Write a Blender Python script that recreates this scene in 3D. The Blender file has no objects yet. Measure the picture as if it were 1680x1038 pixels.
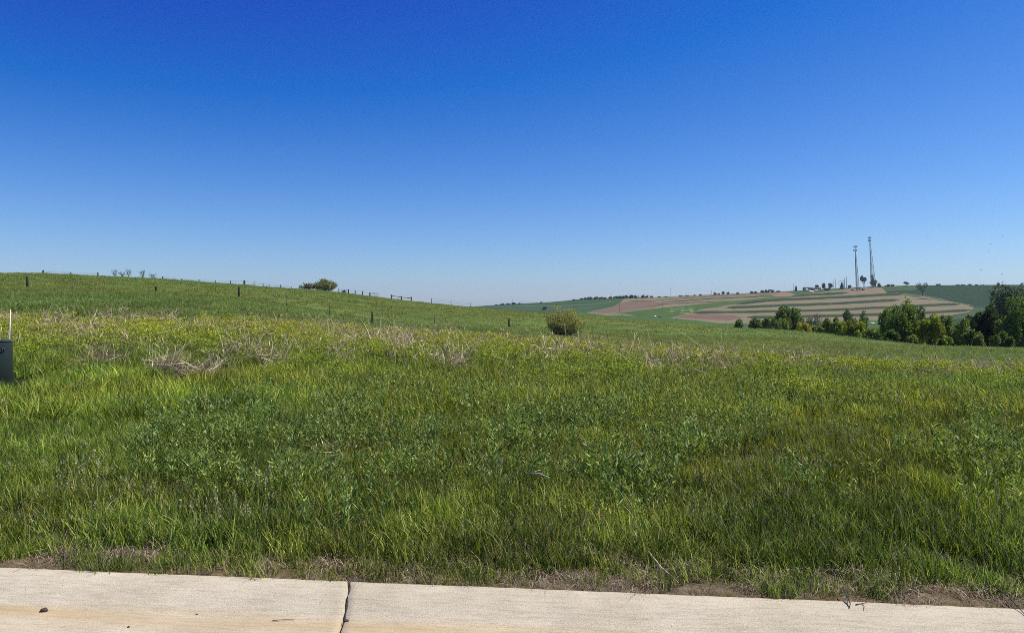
import bpy, math, random
import numpy as np
from mathutils import Vector
RS = np.random.RandomState
random.seed(7)
sc = bpy.context.scene
COL = sc.collection
F = 1222.0; HR = 500.0; ZC = 1.6            # focal length in photo pixels, row of eye level, eye height

# ------------------------------------------------------------------ helpers
def link(o, parent=None):
    COL.objects.link(o)
    if parent is not None: o.parent = parent
    return o
def tag(o, label=None, cat=None, group=None, kind=None):
    if label: o['label'] = label
    if cat: o['category'] = cat
    if group: o['group'] = group
    if kind: o['kind'] = kind
    return o
def empty(name, loc, label, cat, group=None, rz=0):
    o = bpy.data.objects.new(name, None); o.location = loc; o.rotation_euler = (0, 0, rz)
    o.empty_display_size = .1
    link(o); return tag(o, label, cat, group)
def mesh_np(name, V, F_, mat, col=None, smooth=False, sizes=None):
    """V (n,3); F_ (m,k) array or flat loop array with sizes."""
    me = bpy.data.meshes.new(name)
    V = np.asarray(V, dtype=np.float32)
    if sizes is None:
        F_ = np.asarray(F_, dtype=np.int32); sizes = np.full(len(F_), F_.shape[1], dtype=np.int32); F_ = F_.ravel()
    me.vertices.add(len(V)); me.vertices.foreach_set('co', V.ravel())
    me.loops.add(len(F_)); me.loops.foreach_set('vertex_index', F_.astype(np.int32))
    me.polygons.add(len(sizes))
    st = np.concatenate([[0], np.cumsum(sizes)[:-1]]).astype(np.int32)
    me.polygons.foreach_set('loop_start', st)
    if smooth: me.polygons.foreach_set('use_smooth', np.ones(len(sizes), dtype=bool))
    if col is not None:
        a = me.color_attributes.new('col', 'FLOAT_COLOR', 'POINT')
        c = np.ones((len(V), 4), dtype=np.float32); c[:, :3] = col
        a.data.foreach_set('color', c.ravel())
    me.update(calc_edges=True)
    if mat: me.materials.append(mat)
    return me
class MB:
    def __init__(s): s.v = []; s.f = []; s.c = []; s.cur = (1, 1, 1)
    def add(s, vs, fs):
        b = len(s.v); s.v += [tuple(v) for v in vs]; s.c += [s.cur]*len(vs)
        s.f += [tuple(b+i for i in f) for f in fs]
    def box(s, x0, x1, y0, y1, z0, z1, taper=0.0):
        t = taper
        s.add([(x0,y0,z0),(x1,y0,z0),(x1,y1,z0),(x0,y1,z0),(x0+t,y0+t,z1),(x1-t,y0+t,z1),(x1-t,y1-t,z1),(x0+t,y1-t,z1)],
              [(3,2,1,0),(4,5,6,7),(0,1,5,4),(1,2,6,5),(2,3,7,6),(3,0,4,7)])
    def tube(s, pts, rad, n=6, caps=True):
        pts = [Vector(p) for p in pts]; m = len(pts)
        rad = [rad]*m if isinstance(rad, (int, float)) else rad
        rings = []
        for i, p in enumerate(pts):
            d = (pts[min(i+1, m-1)] - pts[max(i-1, 0)]).normalized()
            a = Vector((1,0,0)) if abs(d.x) < .8 else Vector((0,1,0))
            u = d.cross(a).normalized(); w = d.cross(u)
            rings.append([p + (u*math.cos(2*math.pi*k/n) + w*math.sin(2*math.pi*k/n))*rad[i] for k in range(n)])
        fs = []
        for i in range(m-1):
            for k in range(n): fs.append((i*n+k, i*n+(k+1) % n, (i+1)*n+(k+1) % n, (i+1)*n+k))
        if caps: fs += [tuple(range(n-1, -1, -1)), tuple((m-1)*n+k for k in range(n))]
        s.add([v for r in rings for v in r], fs)
    def build(s, name, mat, parent=None, smooth=False):
        fl = [i for f in s.f for i in f]
        me = mesh_np(name, s.v, np.array(fl), mat, col=np.array(s.c), smooth=smooth, sizes=np.array([len(f) for f in s.f], dtype=np.int32))
        return link(bpy.data.objects.new(name, me), parent)

def hash2(i, j, s):
    n = (i.astype(np.int64)*374761393 + j.astype(np.int64)*668265263 + s*1442695041) & 0xffffffff
    n = ((n ^ (n >> 13)) * 1274126177) & 0xffffffff
    return ((n ^ (n >> 16)) & 0xffff) / 65535.0
def vnoise(x, y, s=0):
    x = np.asarray(x, float); y = np.asarray(y, float)
    i = np.floor(x); j = np.floor(y); u = x-i; v = y-j
    u = u*u*(3-2*u); v = v*v*(3-2*v)
    a = hash2(i, j, s); b = hash2(i+1, j, s); c = hash2(i, j+1, s); d = hash2(i+1, j+1, s)
    return (a*(1-u)+b*u)*(1-v) + (c*(1-u)+d*u)*v
def fbm(x, y, s=0, o=4):
    r = 0; a = .5; t = 0
    for k in range(o):
        r = r + a*vnoise(x*2**k, y*2**k, s+k*17); t += a; a *= .5
    return r/t
def sstep(a, b, x):
    t = np.clip((np.asarray(x, float)-a)/(b-a), 0, 1); return t*t*(3-2*t)

# ------------------------------------------------------------------ terrain heights
# heights surveyed along sight lines: for each column the height at a set of distances
PXC = [0, 200, 400, 600, 840, 960, 1240, 1400, 1680]
RID = [110, 128, 150, 185, 175, 150, 112, 92, 80]           # distance of the ridge crest
RROW = [445.5, 452.5, 467, 482.5, 505.5, 518.5, 538.5, 558, 570.5]
Z27 = [.66, .64, .58, .34, -.05, -.22, -.78, -1.0, -1.25]
Z20 = [.45, .43, .38, .28, .12, .06, -.15, -.3, -.45]
Z13 = [.10, .12, .14, .12, .10, .08, .04, .02, -.02]
Z40 = [1.44, 1.3, 1.1, .15, -.2, -.38, -1.25, -1.5, -1.85]
Z70 = [3.1, 2.5, 1.75, -.45, -1.35, -1.4, -1.95, -2.4, -2.66]
_P = [0, 90, 116, 160, 200, 266, 298, 326, 353, 401, 478, 530, 556, 572, 607, 642, 700, 760, 780, 840, 883, 957, 1008, 1100, 1240, 1286, 1314, 1344, 1400, 1466, 1515, 1626, 1680]
_R = [445.5, 446.2, 449.4, 451.2, 452.5, 456, 459, 461, 463.4, 466.4, 472.3, 476, 478.2, 480.6, 485.6, 489.5, 495.5, 502.3, 504.5, 508, 511.5, 515.5, 520, 526.7, 538, 539.5, 541.7, 544.8, 552, 560.5, 565, 568, 570.5]
RROW = list(np.interp(_P, _P, _R)); RID, Z13, Z20, Z27, Z40, Z70 = [list(np.interp(_P, PXC, a)) for a in (RID, Z13, Z20, Z27, Z40, Z70)]; PXC = _P
def zrow(row, Y): return ZC - (row-HR)/F*Y
LY = np.linspace(math.log(3.0), math.log(460.0), 420)
tab = []
for i, p in enumerate(PXC):
    R = RID[i]; r = RROW[i]
    ys = [3.0, 4.4, 8, 13, 20, 27, 40, 70, R, R+25, R+60, R+130, 450, 470]
    zs = [.07, .07, .09, Z13[i], Z20[i], Z27[i], Z40[i], Z70[i], zrow(r, R)-.16, zrow(r, R+25)-.8, zrow(r, R+60)-2.4, zrow(r, R+130)-6, zrow(551, 450), zrow(552, 470)]
    ly = np.log(ys); z = np.interp(LY, ly, zs)
    k = np.hanning(15); k /= k.sum()                         # soften the knots
    zp = np.pad(z, 7, mode='edge'); tab.append(np.convolve(zp, k, 'valid'))
tab = np.array(tab)
PXG = np.arange(-400, 2101, 20.0)
tabg = np.array([np.interp(PXG, PXC, tab[:, j]) for j in range(len(LY))]).T
k = np.hanning(7); k /= k.sum()
tabg = np.apply_along_axis(lambda c: np.convolve(np.pad(c, 3, mode='edge'), k, 'valid'), 0, tabg)
C0 = np.array([-2.98, 4.34]); CE = np.array([.9943, -.1066]); CN = np.array([.1066, .9943])
def vcurb(x, y): return (x-C0[0])*CN[0] + (y-C0[1])*CN[1]
def ground(x, y):
    x = np.asarray(x, float); y = np.maximum(np.asarray(y, float), 3.0)
    px = np.clip(840 + F*x/y, PXG[0], PXG[-1]-1e-3); ly = np.clip(np.log(y), LY[0], LY[-1]-1e-6)
    a = (px-PXG[0])/20.0; i = np.floor(a).astype(int); u = a-i
    b = (ly-LY[0])/(LY[1]-LY[0]); j = np.floor(b).astype(int); v = b-j
    i1 = np.minimum(i+1, len(PXG)-1); j1 = np.minimum(j+1, len(LY)-1)
    z = (tabg[i, j]*(1-u)+tabg[i1, j]*u)*(1-v) + (tabg[i, j1]*(1-u)+tabg[i1, j1]*u)*v
    z = z + (fbm(x/2.2, y/2.2, 3)-.5)*.16*sstep(4.6, 9, y) + (fbm(x/11, y/11, 9, 3)-.5)*.5*sstep(28, 60, y)*(1-.5*sstep(90, 120, y))
    v = vcurb(x, y)
    return z - .35*sstep(0.0, -.14, v)
def gz(x, y): return float(ground(np.array([x]), np.array([y]))[0])
def xat(px, Y): return (px-840)/F*Y
# far farmland: rises from the valley floor to the far skyline
SPX = [-600, 700, 780, 820, 860, 900, 930, 950, 1000, 1075, 1180, 1240, 1300, 1345, 1380, 1420, 1450, 1500, 1600, 1680, 2400]
SRW = [506, 505, 502.5, 499.6, 497.4, 495.6, 493, 490.6, 489.2, 487.3, 482.6, 480, 477, 474.6, 472.6, 470.6, 469.2, 468, 467.4, 467, 467]
def skyrow(px): return np.interp(px, SPX, SRW)
Y0F, Y1F = 450.0, 1300.0
def far_from_u(px, u):
    Y = Y0F + (Y1F-Y0F)*u
    row = 550 - (550-skyrow(px))*(u*(.75+.25*u))
    return Y, row
def far_u(px, row):
    g = (550-row)/(550-skyrow(px)); g = np.clip(g, 0, 1)
    return (-.75+np.sqrt(.5625+g))/.5
def far_pt(px, row):
    u = float(far_u(px, row)); Y, r = far_from_u(px, u)
    return float(xat(px, Y)), float(Y), float(zrow(r, Y))

# ------------------------------------------------------------------ materials
def newmat(name):
    m = bpy.data.materials.new(name); m.use_nodes = True
    nt = m.node_tree; nt.nodes.clear()
    return m, nt, nt.nodes.new('ShaderNodeOutputMaterial')
def N(nt, t, **kw):
    n = nt.nodes.new(t)
    for k_, v_ in kw.items(): setattr(n, k_, v_)
    return n
def mixc(nt, fac, a, b, mode='MIX'):
    n = nt.nodes.new('ShaderNodeMix'); n.data_type = 'RGBA'; n.blend_type = mode
    for s, v in ((n.inputs[0], fac), (n.inputs[6], a), (n.inputs[7], b)):
        if isinstance(v, (int, float)): s.default_value = v
        elif isinstance(v, tuple): s.default_value = (*v, 1)
        else: nt.links.new(v, s)
    return n.outputs[2]
def noise(nt, vec, scale, detail=4, rough=.6, lo=None, hi=None):
    n = N(nt, 'ShaderNodeTexNoise'); n.inputs['Scale'].default_value = scale
    n.inputs['Detail'].default_value = detail; n.inputs['Roughness'].default_value = rough
    if vec is not None: nt.links.new(vec, n.inputs['Vector'])
    if lo is None: return n.outputs['Fac']
    r = N(nt, 'ShaderNodeMapRange'); nt.links.new(n.outputs['Fac'], r.inputs[0])
    r.inputs[1].default_value = lo; r.inputs[2].default_value = hi
    return r.outputs[0]
def simple(name, col, rough=.6, metal=0.0, var=.25, scale=6.0, bump=0.0):
    m, nt, out = newmat(name)
    b = N(nt, 'ShaderNodeBsdfPrincipled'); nt.links.new(b.outputs[0], out.inputs[0])
    b.inputs['Roughness'].default_value = rough; b.inputs['Metallic'].default_value = metal
    tc = N(nt, 'ShaderNodeTexCoord')
    f = noise(nt, tc.outputs['Object'], scale, 5, .65, .3, .7)
    c = mixc(nt, f, tuple(x*(1-var) for x in col), tuple(min(1, x*(1+var)) for x in col))
    nt.links.new(c, b.inputs['Base Color'])
    if bump:
        bp = N(nt, 'ShaderNodeBump'); bp.inputs['Strength'].default_value = bump; bp.inputs['Distance'].default_value = .01
        nt.links.new(f, bp.inputs['Height']); nt.links.new(bp.outputs[0], b.inputs['Normal'])
    return m
def foliage(name, trans=.35, rough=.5, spec=.35, inst=True):
    m, nt, out = newmat(name)
    b = N(nt, 'ShaderNodeBsdfPrincipled'); b.inputs['Roughness'].default_value = rough
    b.inputs['Specular IOR Level'].default_value = spec
    t = N(nt, 'ShaderNodeBsdfTranslucent'); mx = N(nt, 'ShaderNodeMixShader'); mx.inputs[0].default_value = trans
    a = N(nt, 'ShaderNodeAttribute', attribute_name='col')
    c = a.outputs['Color']
    if inst:
        i = N(nt, 'ShaderNodeAttribute', attribute_name='tint', attribute_type='INSTANCER')
        c = mixc(nt, 1.0, c, i.outputs['Color'], 'MULTIPLY')
    nt.links.new(c, b.inputs['Base Color'])
    ct = mixc(nt, 1.0, c, (1.25, 1.2, .55), 'MULTIPLY')
    nt.links.new(ct, t.inputs['Color'])
    nt.links.new(b.outputs[0], mx.inputs[1]); nt.links.new(t.outputs[0], mx.inputs[2]); nt.links.new(mx.outputs[0], out.inputs[0])
    return m
M_GRASS = foliage('grass_blades', .38, .55, .32)
M_LEAF = foliage('weed_leaves', .36, .6, .3)
M_STRAW = foliage('dry_straw', .15, .7, .2)
M_PETAL = foliage('flower_heads', .3, .7, .2)
M_TREE = foliage('tree_leaves', .38, .55, .4, inst=False)
M_DRY = foliage('dead_stems', .1, .75, .2, inst=False)
M_BARK = simple('bark', (.10, .082, .065), .9, var=.4, scale=3)
M_WOOD = simple('weathered_post', (.045, .038, .032), .9, var=.4, scale=4)
M_TPOST = simple('steel_post', (.05, .06, .05), .6, .3, var=.3)
M_GALV = simple('galvanised_steel', (.16, .18, .21), .5, .6, var=.2)
M_DARKSTEEL = simple('dark_steel', (.05, .06, .075), .6, .3, var=.2)
M_PANEL = simple('antenna_panel', (.55, .57, .6), .5, var=.1)
M_DPANEL = simple('dark_antenna', (.06, .065, .08), .5, var=.1)

def mat_ground():
    m, nt, out = newmat('meadow_soil')
    b = N(nt, 'ShaderNodeBsdfPrincipled'); b.inputs['Roughness'].default_value = 1; b.inputs['Specular IOR Level'].default_value = .1
    nt.links.new(b.outputs[0], out.inputs[0])
    g = N(nt, 'ShaderNodeNewGeometry'); a = N(nt, 'ShaderNodeAttribute', attribute_name='col')
    f = noise(nt, g.outputs['Position'], 9.0, 6, .75, .35, .65)
    f2 = noise(nt, g.outputs['Position'], .6, 6, .7, .35, .65)
    c = mixc(nt, f, a.outputs['Color'], mixc(nt, 1.0, a.outputs['Color'], (.45, .5, .4), 'MULTIPLY'))
    c = mixc(nt, f2, c, mixc(nt, 1.0, c, (1.35, 1.2, .95), 'MULTIPLY'))
    nt.links.new(c, b.inputs['Base Color'])
    bp = N(nt, 'ShaderNodeBump'); bp.inputs['Strength'].default_value = .9; bp.inputs['Distance'].default_value = .03
    nt.links.new(f, bp.inputs['Height']); nt.links.new(bp.outputs[0], b.inputs['Normal'])
    return m
def mat_farm():
    m, nt, out = newmat('farm_soil_and_crops')
    b = N(nt, 'ShaderNodeBsdfPrincipled'); b.inputs['Roughness'].default_value = 1; b.inputs['Specular IOR Level'].default_value = .05
    nt.links.new(b.outputs[0], out.inputs[0])
    g = N(nt, 'ShaderNodeNewGeometry'); a = N(nt, 'ShaderNodeAttribute', attribute_name='col')
    mp = N(nt, 'ShaderNodeMapping'); mp.inputs['Scale'].default_value = (.25, 1, 1)
    nt.links.new(g.outputs['Position'], mp.inputs[0])
    f = noise(nt, mp.outputs[0], .09, 9, .78, .34, .66)
    c = mixc(nt, f, mixc(nt, 1.0, a.outputs['Color'], (.78, .8, .8), 'MULTIPLY'), mixc(nt, 1.0, a.outputs['Color'], (1.25, 1.2, 1.15), 'MULTIPLY'))
    nt.links.new(c, b.inputs['Base Color'])
    return m
def mat_concrete():
    m, nt, out = newmat('concrete')
    b = N(nt, 'ShaderNodeBsdfPrincipled'); b.inputs['Roughness'].default_value = .85; b.inputs['Specular IOR Level'].default_value = .3
    nt.links.new(b.outputs[0], out.inputs[0])
    tc = N(nt, 'ShaderNodeTexCoord')          # object space: x along the kerb, y across it
    O = tc.outputs['Object']
    mp = N(nt, 'ShaderNodeMapping'); mp.inputs['Scale'].default_value = (.10, 1, 1); nt.links.new(O, mp.inputs[0])
    c = mixc(nt, noise(nt, O, 2.2, 5, .6, .3, .7), (.52, .455, .31), (.665, .59, .425))
    c = mixc(nt, noise(nt, mp.outputs[0], 60, 4, .7, .45, .8), c, mixc(nt, 1.0, c, (.66, .65, .64), 'MULTIPLY'))
    c = mixc(nt, noise(nt, O, 150, 4, .8, .48, .66), c, mixc(nt, 1.0, c, (.55, .53, .52), 'MULTIPLY'))
    c = mixc(nt, noise(nt, O, 300, 2, .6, .58, .68), c, (.72, .70, .64))
    # rust coloured silt that settled along the gutter
    sx = N(nt, 'ShaderNodeSeparateXYZ'); nt.links.new(O, sx.inputs[0])
    wob = noise(nt, mp.outputs[0], 6, 4, .6)
    ad = N(nt, 'ShaderNodeMath', operation='MULTIPLY_ADD'); nt.links.new(wob, ad.inputs[0]); ad.inputs[1].default_value = .10; nt.links.new(sx.outputs[1], ad.inputs[2])
    rp = N(nt, 'ShaderNodeValToRGB'); r = rp.color_ramp
    mr = N(nt, 'ShaderNodeMapRange'); nt.links.new(ad.outputs[0], mr.inputs[0]); mr.inputs[1].default_value = -.65; mr.inputs[2].default_value = -.15
    nt.links.new(mr.outputs[0], rp.inputs[0])
    r.elements[0].position = 0; r.elements[0].color = (.18, .18, .18, 1); r.elements[1].position = .80; r.elements[1].color = (0, 0, 0, 1)
    for p_, v_ in ((.35, .35), (.62, .75), (.74, .55)):
        e = r.elements.new(p_); e.color = (v_, v_, v_, 1)
    mm = N(nt, 'ShaderNodeMath', operation='MULTIPLY'); nt.links.new(rp.outputs[0], mm.inputs[0]); nt.links.new(noise(nt, mp.outputs[0], 5, 5, .65, .25, .62), mm.inputs[1])
    c = mixc(nt, mm.outputs[0], c, mixc(nt, 1.0, c, (.86, .68, .42), 'MULTIPLY'))
    vo = N(nt, 'ShaderNodeTexVoronoi'); vo.inputs['Scale'].default_value = 26; nt.links.new(O, vo.inputs['Vector'])
    gt = N(nt, 'ShaderNodeMath', operation='LESS_THAN'); nt.links.new(vo.outputs['Distance'], gt.inputs[0]); gt.inputs[1].default_value = .075
    g2 = N(nt, 'ShaderNodeMath', operation='MULTIPLY'); nt.links.new(gt.outputs[0], g2.inputs[0]); nt.links.new(noise(nt, O, 5, 3, .6, .5, .62), g2.inputs[1])
    c = mixc(nt, g2.outputs[0], c, (.12, .09, .065))
    nt.links.new(c, b.inputs['Base Color'])
    bp = N(nt, 'ShaderNodeBump'); bp.inputs['Strength'].default_value = .8; bp.inputs['Distance'].default_value = .004
    s = N(nt, 'ShaderNodeMath', operation='ADD'); nt.links.new(noise(nt, mp.outputs[0], 70, 4, .7), s.inputs[0]); nt.links.new(noise(nt, O, 160, 3, .7), s.inputs[1])
    nt.links.new(s.outputs[0], bp.inputs['Height']); nt.links.new(bp.outputs[0], b.inputs['Normal'])
    return m

# ------------------------------------------------------------------ ground sheets
def grid_mesh(X, Y, Z, name, mat, col):
    r, c = X.shape
    V = np.stack([X.ravel(), Y.ravel(), Z.ravel()], 1)
    i = np.arange(r-1)[:, None]*c + np.arange(c-1)[None, :]
    Fa = np.stack([i, i+1, i+1+c, i+c], -1).reshape(-1, 4)
    me = mesh_np(name, V, Fa, mat, col=col.reshape(-1, 3), smooth=True)
    return link(bpy.data.objects.new(name, me))
def lerp3(a, b, t): return np.asarray(a)[None, :]*(1-t[:, None]) + np.asarray(b)[None, :]*t[:, None]
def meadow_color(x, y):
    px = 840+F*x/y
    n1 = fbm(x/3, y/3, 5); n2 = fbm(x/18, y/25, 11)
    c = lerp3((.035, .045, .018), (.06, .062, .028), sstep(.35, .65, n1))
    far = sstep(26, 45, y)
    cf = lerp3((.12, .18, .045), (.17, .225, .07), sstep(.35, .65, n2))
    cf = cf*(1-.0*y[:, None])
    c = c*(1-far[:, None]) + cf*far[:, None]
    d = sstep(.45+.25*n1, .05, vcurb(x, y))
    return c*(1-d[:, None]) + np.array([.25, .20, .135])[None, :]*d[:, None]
ys = np.exp(np.linspace(math.log(3.05), math.log(455), 340))
pxs = np.concatenate([np.linspace(-6000, -700, 40), np.linspace(-680, -40, 50), np.arange(-20, 1701, 8.0), np.linspace(1730, 2400, 50), np.linspace(2500, 7000, 36)])
X = (pxs[None, :]-840)/F*ys[:, None]; Y = np.repeat(ys[:, None], len(pxs), 1)
Z = ground(X.ravel(), Y.ravel()).reshape(X.shape)
M_GROUND = mat_ground()
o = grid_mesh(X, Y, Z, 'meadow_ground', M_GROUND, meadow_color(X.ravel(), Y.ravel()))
tag(o, 'rolling meadow ground rising to a ridge on the left', 'ground', kind='structure')

# far fields
def inpoly(px, py, poly):
    r = np.zeros(px.shape, bool); n = len(poly)
    for i in range(n):
        x0, y0 = poly[i]; x1, y1 = poly[(i+1) % n]
        if y0 == y1: continue
        c = ((y0 > py) != (y1 > py)) & (px < (x1-x0)*(py-y0)/(y1-y0)+x0)
        r ^= c
    return r
fu = np.concatenate([np.linspace(0, .25, 24)[:-1], np.linspace(.25, 1, 210)])
fp = np.concatenate([np.linspace(-600, 760, 60)[:-1], np.arange(760, 1701, 1.6), np.linspace(1710, 2400, 60)])
U, PX = np.meshgrid(fu, fp, indexing='ij')
Yf, ROW = far_from_u(PX, U)
wob = (fbm(PX/22, ROW/5, 21)-.5)*1.3
pr = ROW+wob
C = np.zeros(PX.shape+(3,)); C[:] = (.062, .11, .024)
n_ = fbm(PX/40, ROW/6, 31)[..., None]
C *= .85+.35*n_
dark = (.022, .05, .017); tan = (.195, .170, .098); brown = (.165, .118, .078); dstrip = (.034, .054, .018)
def paint(poly, c, a=1.0):
    m = inpoly(PX, pr, poly); C[m] = C[m]*(1-a)+np.array(c)*a
def strip(line, th, c, a=1.0):
    xs = [p[0] for p in line]; yy = np.interp(PX, xs, [p[1] for p in line])
    e = np.clip(np.minimum(PX-xs[0], xs[-1]-PX)/14, 0, 1)
    m = (PX > xs[0]) & (PX < xs[-1]) & (np.abs(pr-yy) < th/2*e)
    C[m] = C[m]*(1-a)+np.array(c)*a
paint([(1440, 460), (1720, 460), (2400, 460), (2400, 540), (1560, 540), (1440, 525)], dark)
paint([(1440, 466), (1520, 466), (1500, 476), (1450, 478)], (.055, .095, .03))
paint([(780, 499), (1026, 486), (1016, 497), (999, 506), (970, 511), (930, 516), (780, 508)], (.042, .088, .034))
strip([(800, 503), (900, 502), (960, 500), (1010, 494)], 1.6, (.085, .12, .06))
strip([(820, 507), (930, 507), (985, 503)], 1.2, (.08, .11, .055))
paint([(1024, 490), (1075, 488), (1180, 483), (1280, 478.5), (1290, 479), (1300, 481), (1306, 485), (1276, 485), (1242, 490), (1190, 494.8), (1145, 498.4), (1118, 502), (1088, 504.6), (1068, 506.8), (1024, 512), (993, 516.5), (960, 512.5), (981, 508), (1006, 503), (1018, 496)], tan)
paint([(1033, 494), (1065, 493.5), (1095, 497), (1086, 501), (1068, 505), (1047, 508), (1018, 511.5), (993, 515), (966, 512), (981, 508.5), (1006, 503.5), (1018, 496)], brown)
strip([(1030, 494), (1072, 493), (1100, 490.4), (1161, 486.8), (1240, 482.3), (1290, 480)], 1.3, (.10, .075, .045))
strip([(1085, 495.4), (1111, 494), (1154, 490.7), (1199, 488.6), (1240, 486.6), (1278, 484)], 1.5, dstrip)
strip([(1060, 503), (1086, 499.6), (1111, 497), (1161, 495.2), (1200, 493.6)], 1.6, (.10, .07, .045))
paint([(1280, 479), (1300, 481), (1306, 485.5), (1275, 486.5), (1265, 483)], (.24, .165, .11))
strip([(985, 517.6), (1020, 515.5), (1045, 518.5)], 2.2, tan)
paint([(1100, 522), (1118, 516), (1140, 512), (1150, 507.3), (1177, 503.8), (1197, 500), (1240, 495.7), (1275, 492.5), (1306, 487), (1312, 483), (1335, 480.5), (1360, 477.5), (1400, 473), (1446, 471), (1455, 481), (1484, 484), (1515, 486.4), (1544, 493), (1573, 497.5), (1599, 504), (1590, 512), (1559, 517), (1500, 522), (1440, 525), (1300, 528), (1240, 530), (1184, 531), (1150, 526)], tan)
paint([(1108, 521), (1120, 516.5), (1160, 515.5), (1200, 517), (1222, 520), (1195, 525), (1150, 523.5)], (.165, .108, .075))
paint([(1384, 477), (1420, 474), (1425, 478), (1390, 480)], (.28, .16, .115), .6)
for ln, th in (([(1296, 486), (1306, 485.3), (1335, 483), (1367, 481.8), (1395, 480)], 3.0),
               ([(1205, 499), (1244, 494.5), (1275, 491.6), (1309, 490.6), (1344, 489), (1400, 486.6), (1437, 484.2), (1486, 482.4)], 3.7),
               ([(1188, 504.4), (1240, 503), (1274, 501.3), (1321, 499.5), (1360, 498.2), (1426, 494.6), (1478, 491.5)], 3.7),
               ([(1135, 513), (1175, 512), (1240, 511.4), (1321, 509.6), (1400, 506.7), (1444, 504.8), (1502, 502), (1580, 498)], 3.6),
               ([(1222, 520.6), (1276, 520), (1351, 517.8), (1422, 516.6), (1533, 512), (1596, 508)], 4.2)):
    strip(ln, th*1.35, (.13, .12, .06)); strip(ln, th, dstrip)
strip([(1500, 490.5), (1515, 490.2), (1532, 492)], 1.8, dstrip)
paint([(1292, 478), (1310, 474), (1345, 472), (1362, 474), (1345, 479), (1318, 483), (1306, 483)], (.06, .105, .035))
strip([(1476, 481.5), (1524, 486.6), (1562, 495.4), (1600, 502)], 1.1, (.18, .19, .10))
paint([(1560, 518), (1590, 513), (1601, 503), (1625, 505), (1610, 520), (1560, 524)], (.05, .085, .035))
m = (fbm(PX/7, ROW/1.6, 44) > .60) & (PX > 1100) & (PX < 1140) & (ROW > 505) & (ROW < 514); C[m] = (.15, .21, .09)
Xf = (PX-840)/F*Yf; Zf = zrow(ROW, Yf) + (fbm(Xf/60, Yf/60, 51)-.5)*1.0*np.sin(np.pi*np.clip(U, 0, 1))
# beyond the skyline the land sinks gently and runs to the horizon
ext = []
for d, dz in ((150, -.5), (500, -8), (1500, -40), (4200, -90)):
    Ye = np.full(fp.shape, Y1F+d); ext.append((xat(fp, Ye), Ye, zrow(skyrow(fp), Y1F)+dz))
Xf = np.vstack([Xf]+[e[0][None] for e in ext]); Yf = np.vstack([Yf]+[e[1][None] for e in ext]); Zf = np.vstack([Zf]+[e[2][None] for e in ext])
Cf = np.vstack([C.reshape(-1, 3), np.tile([.05, .085, .04], (len(fp)*4, 1))])
o = grid_mesh(Xf, Yf, Zf, 'farmland_hill', mat_farm(), Cf)
tag(o, 'distant hillside of tan and green contour strip fields', 'farmland', kind='structure')
# low plain that carries everything to the horizon (lies well under the two sheets)
mb = MB(); mb.add([(-9000, -4000, -19.5), (9000, -4000, -19.5), (9000, 9000, -40), (-9000, 9000, -40)], [(0, 1, 2, 3)])
tag(mb.build('plain', simple('plain_grass', (.055, .09, .04), 1, var=.3, scale=.01)), 'low green plain reaching the horizon', 'ground', kind='structure')

# ------------------------------------------------------------------ street and kerb
M_CONC = mat_concrete()
PROF = [(.0, -.35), (.0, .066), (-.008, .076), (-.022, .081), (-.05, .082), (-.09, .080), (-.13, .073), (-.17, .062), (-.21, .047), (-.25, .031), (-.29, .015), (-.325, .004), (-.37, -.001), (-.45, .0), (-.52, .002)]
PROFR = [(-.5201, .002), (-.62, .005), (-.75, .008), (-1.0, .013), (-1.6, .03), (-3, .06), (-6, .06), (-9.0, 0)]
ang = math.atan2(CE[1], CE[0])
def joint_u(vv):                              # the joint runs slightly askew across the kerb
    p = np.array([-.895, 4.127]) + (np.array([-.833, 3.634])-np.array([-.895, 4.127]))*(vv/-.5)
    return float((p-C0) @ CE)
def slab(name, prof, js, label, cat):
    us = np.arange(-14, 20, .06)
    for j in js: us = us[np.abs(us-j) > .12]
    marks = sorted([(u, None) for u in us] + [(j+d, (j, d)) for j in js for d in (-.1, -.05, -.010, -.0062, -.0042, .0042, .0062, .010, .05, .1)], key=lambda t: t[0])
    pr_ = prof
    rows = []
    for (v, z) in pr_:
        row = []
        for (u, mk) in marks:
            uu, zz, vv = u, z, v
            shift = (joint_u(max(v, -2))-JU)*math.exp(-((u-JU)/.6)**2); uu = u+shift
            if mk is not None:
                j, d = mk
                amp = (fbm(np.array([v*9.+j]), np.array([3.3]), 5)[0]-.5)*.03
                wd = 1+ (vnoise(np.array([v*40.]), np.array([j*7+(1 if d > 0 else 2)]), 8)[0]-.3)*1.3
                if abs(d) < .02: uu = j+shift+amp+d*wd
                else: uu = j+(shift+amp)+d
                if abs(d) < .0043: zz = z-.035
                elif abs(d) < .0063: zz = z-.004
            vv += (float(vnoise(np.array([u*14]), np.array([1.]), 2)[0])-.5)*(.009 if -.02 < v < .001 else 0)
            zz += float(vnoise(np.array([u*1.3]), np.array([v*3.]), 4)[0]-.5)*.004
            row.append((uu, vv, zz))
        rows.append(row)
    A = np.array(rows); 
    return grid_mesh(A[..., 0], A[..., 1], A[..., 2], name, M_CONC, np.ones((A.shape[0]*A.shape[1], 3)))
JU = joint_u(0)
for nm, pf, lb, ct in (('curb', PROF, 'pale rolled concrete kerb with a dark joint across it', 'kerb'), ('road', PROFR, 'pale concrete street surface below the kerb', 'road')):
    o = slab(nm, pf, [JU, JU-4.6, JU+4.6], lb, ct)
    o.location = (C0[0], C0[1], 0); o.rotation_euler = (0, 0, ang)
    tag(o, lb, ct, kind='structure')
    o.data.flip_normals()
def curb_pt(px, row, z):                      # a point on the street/kerb surface
    Y = (ZC-z)*F/(row-HR); return (xat(px, Y), Y, z)

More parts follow.
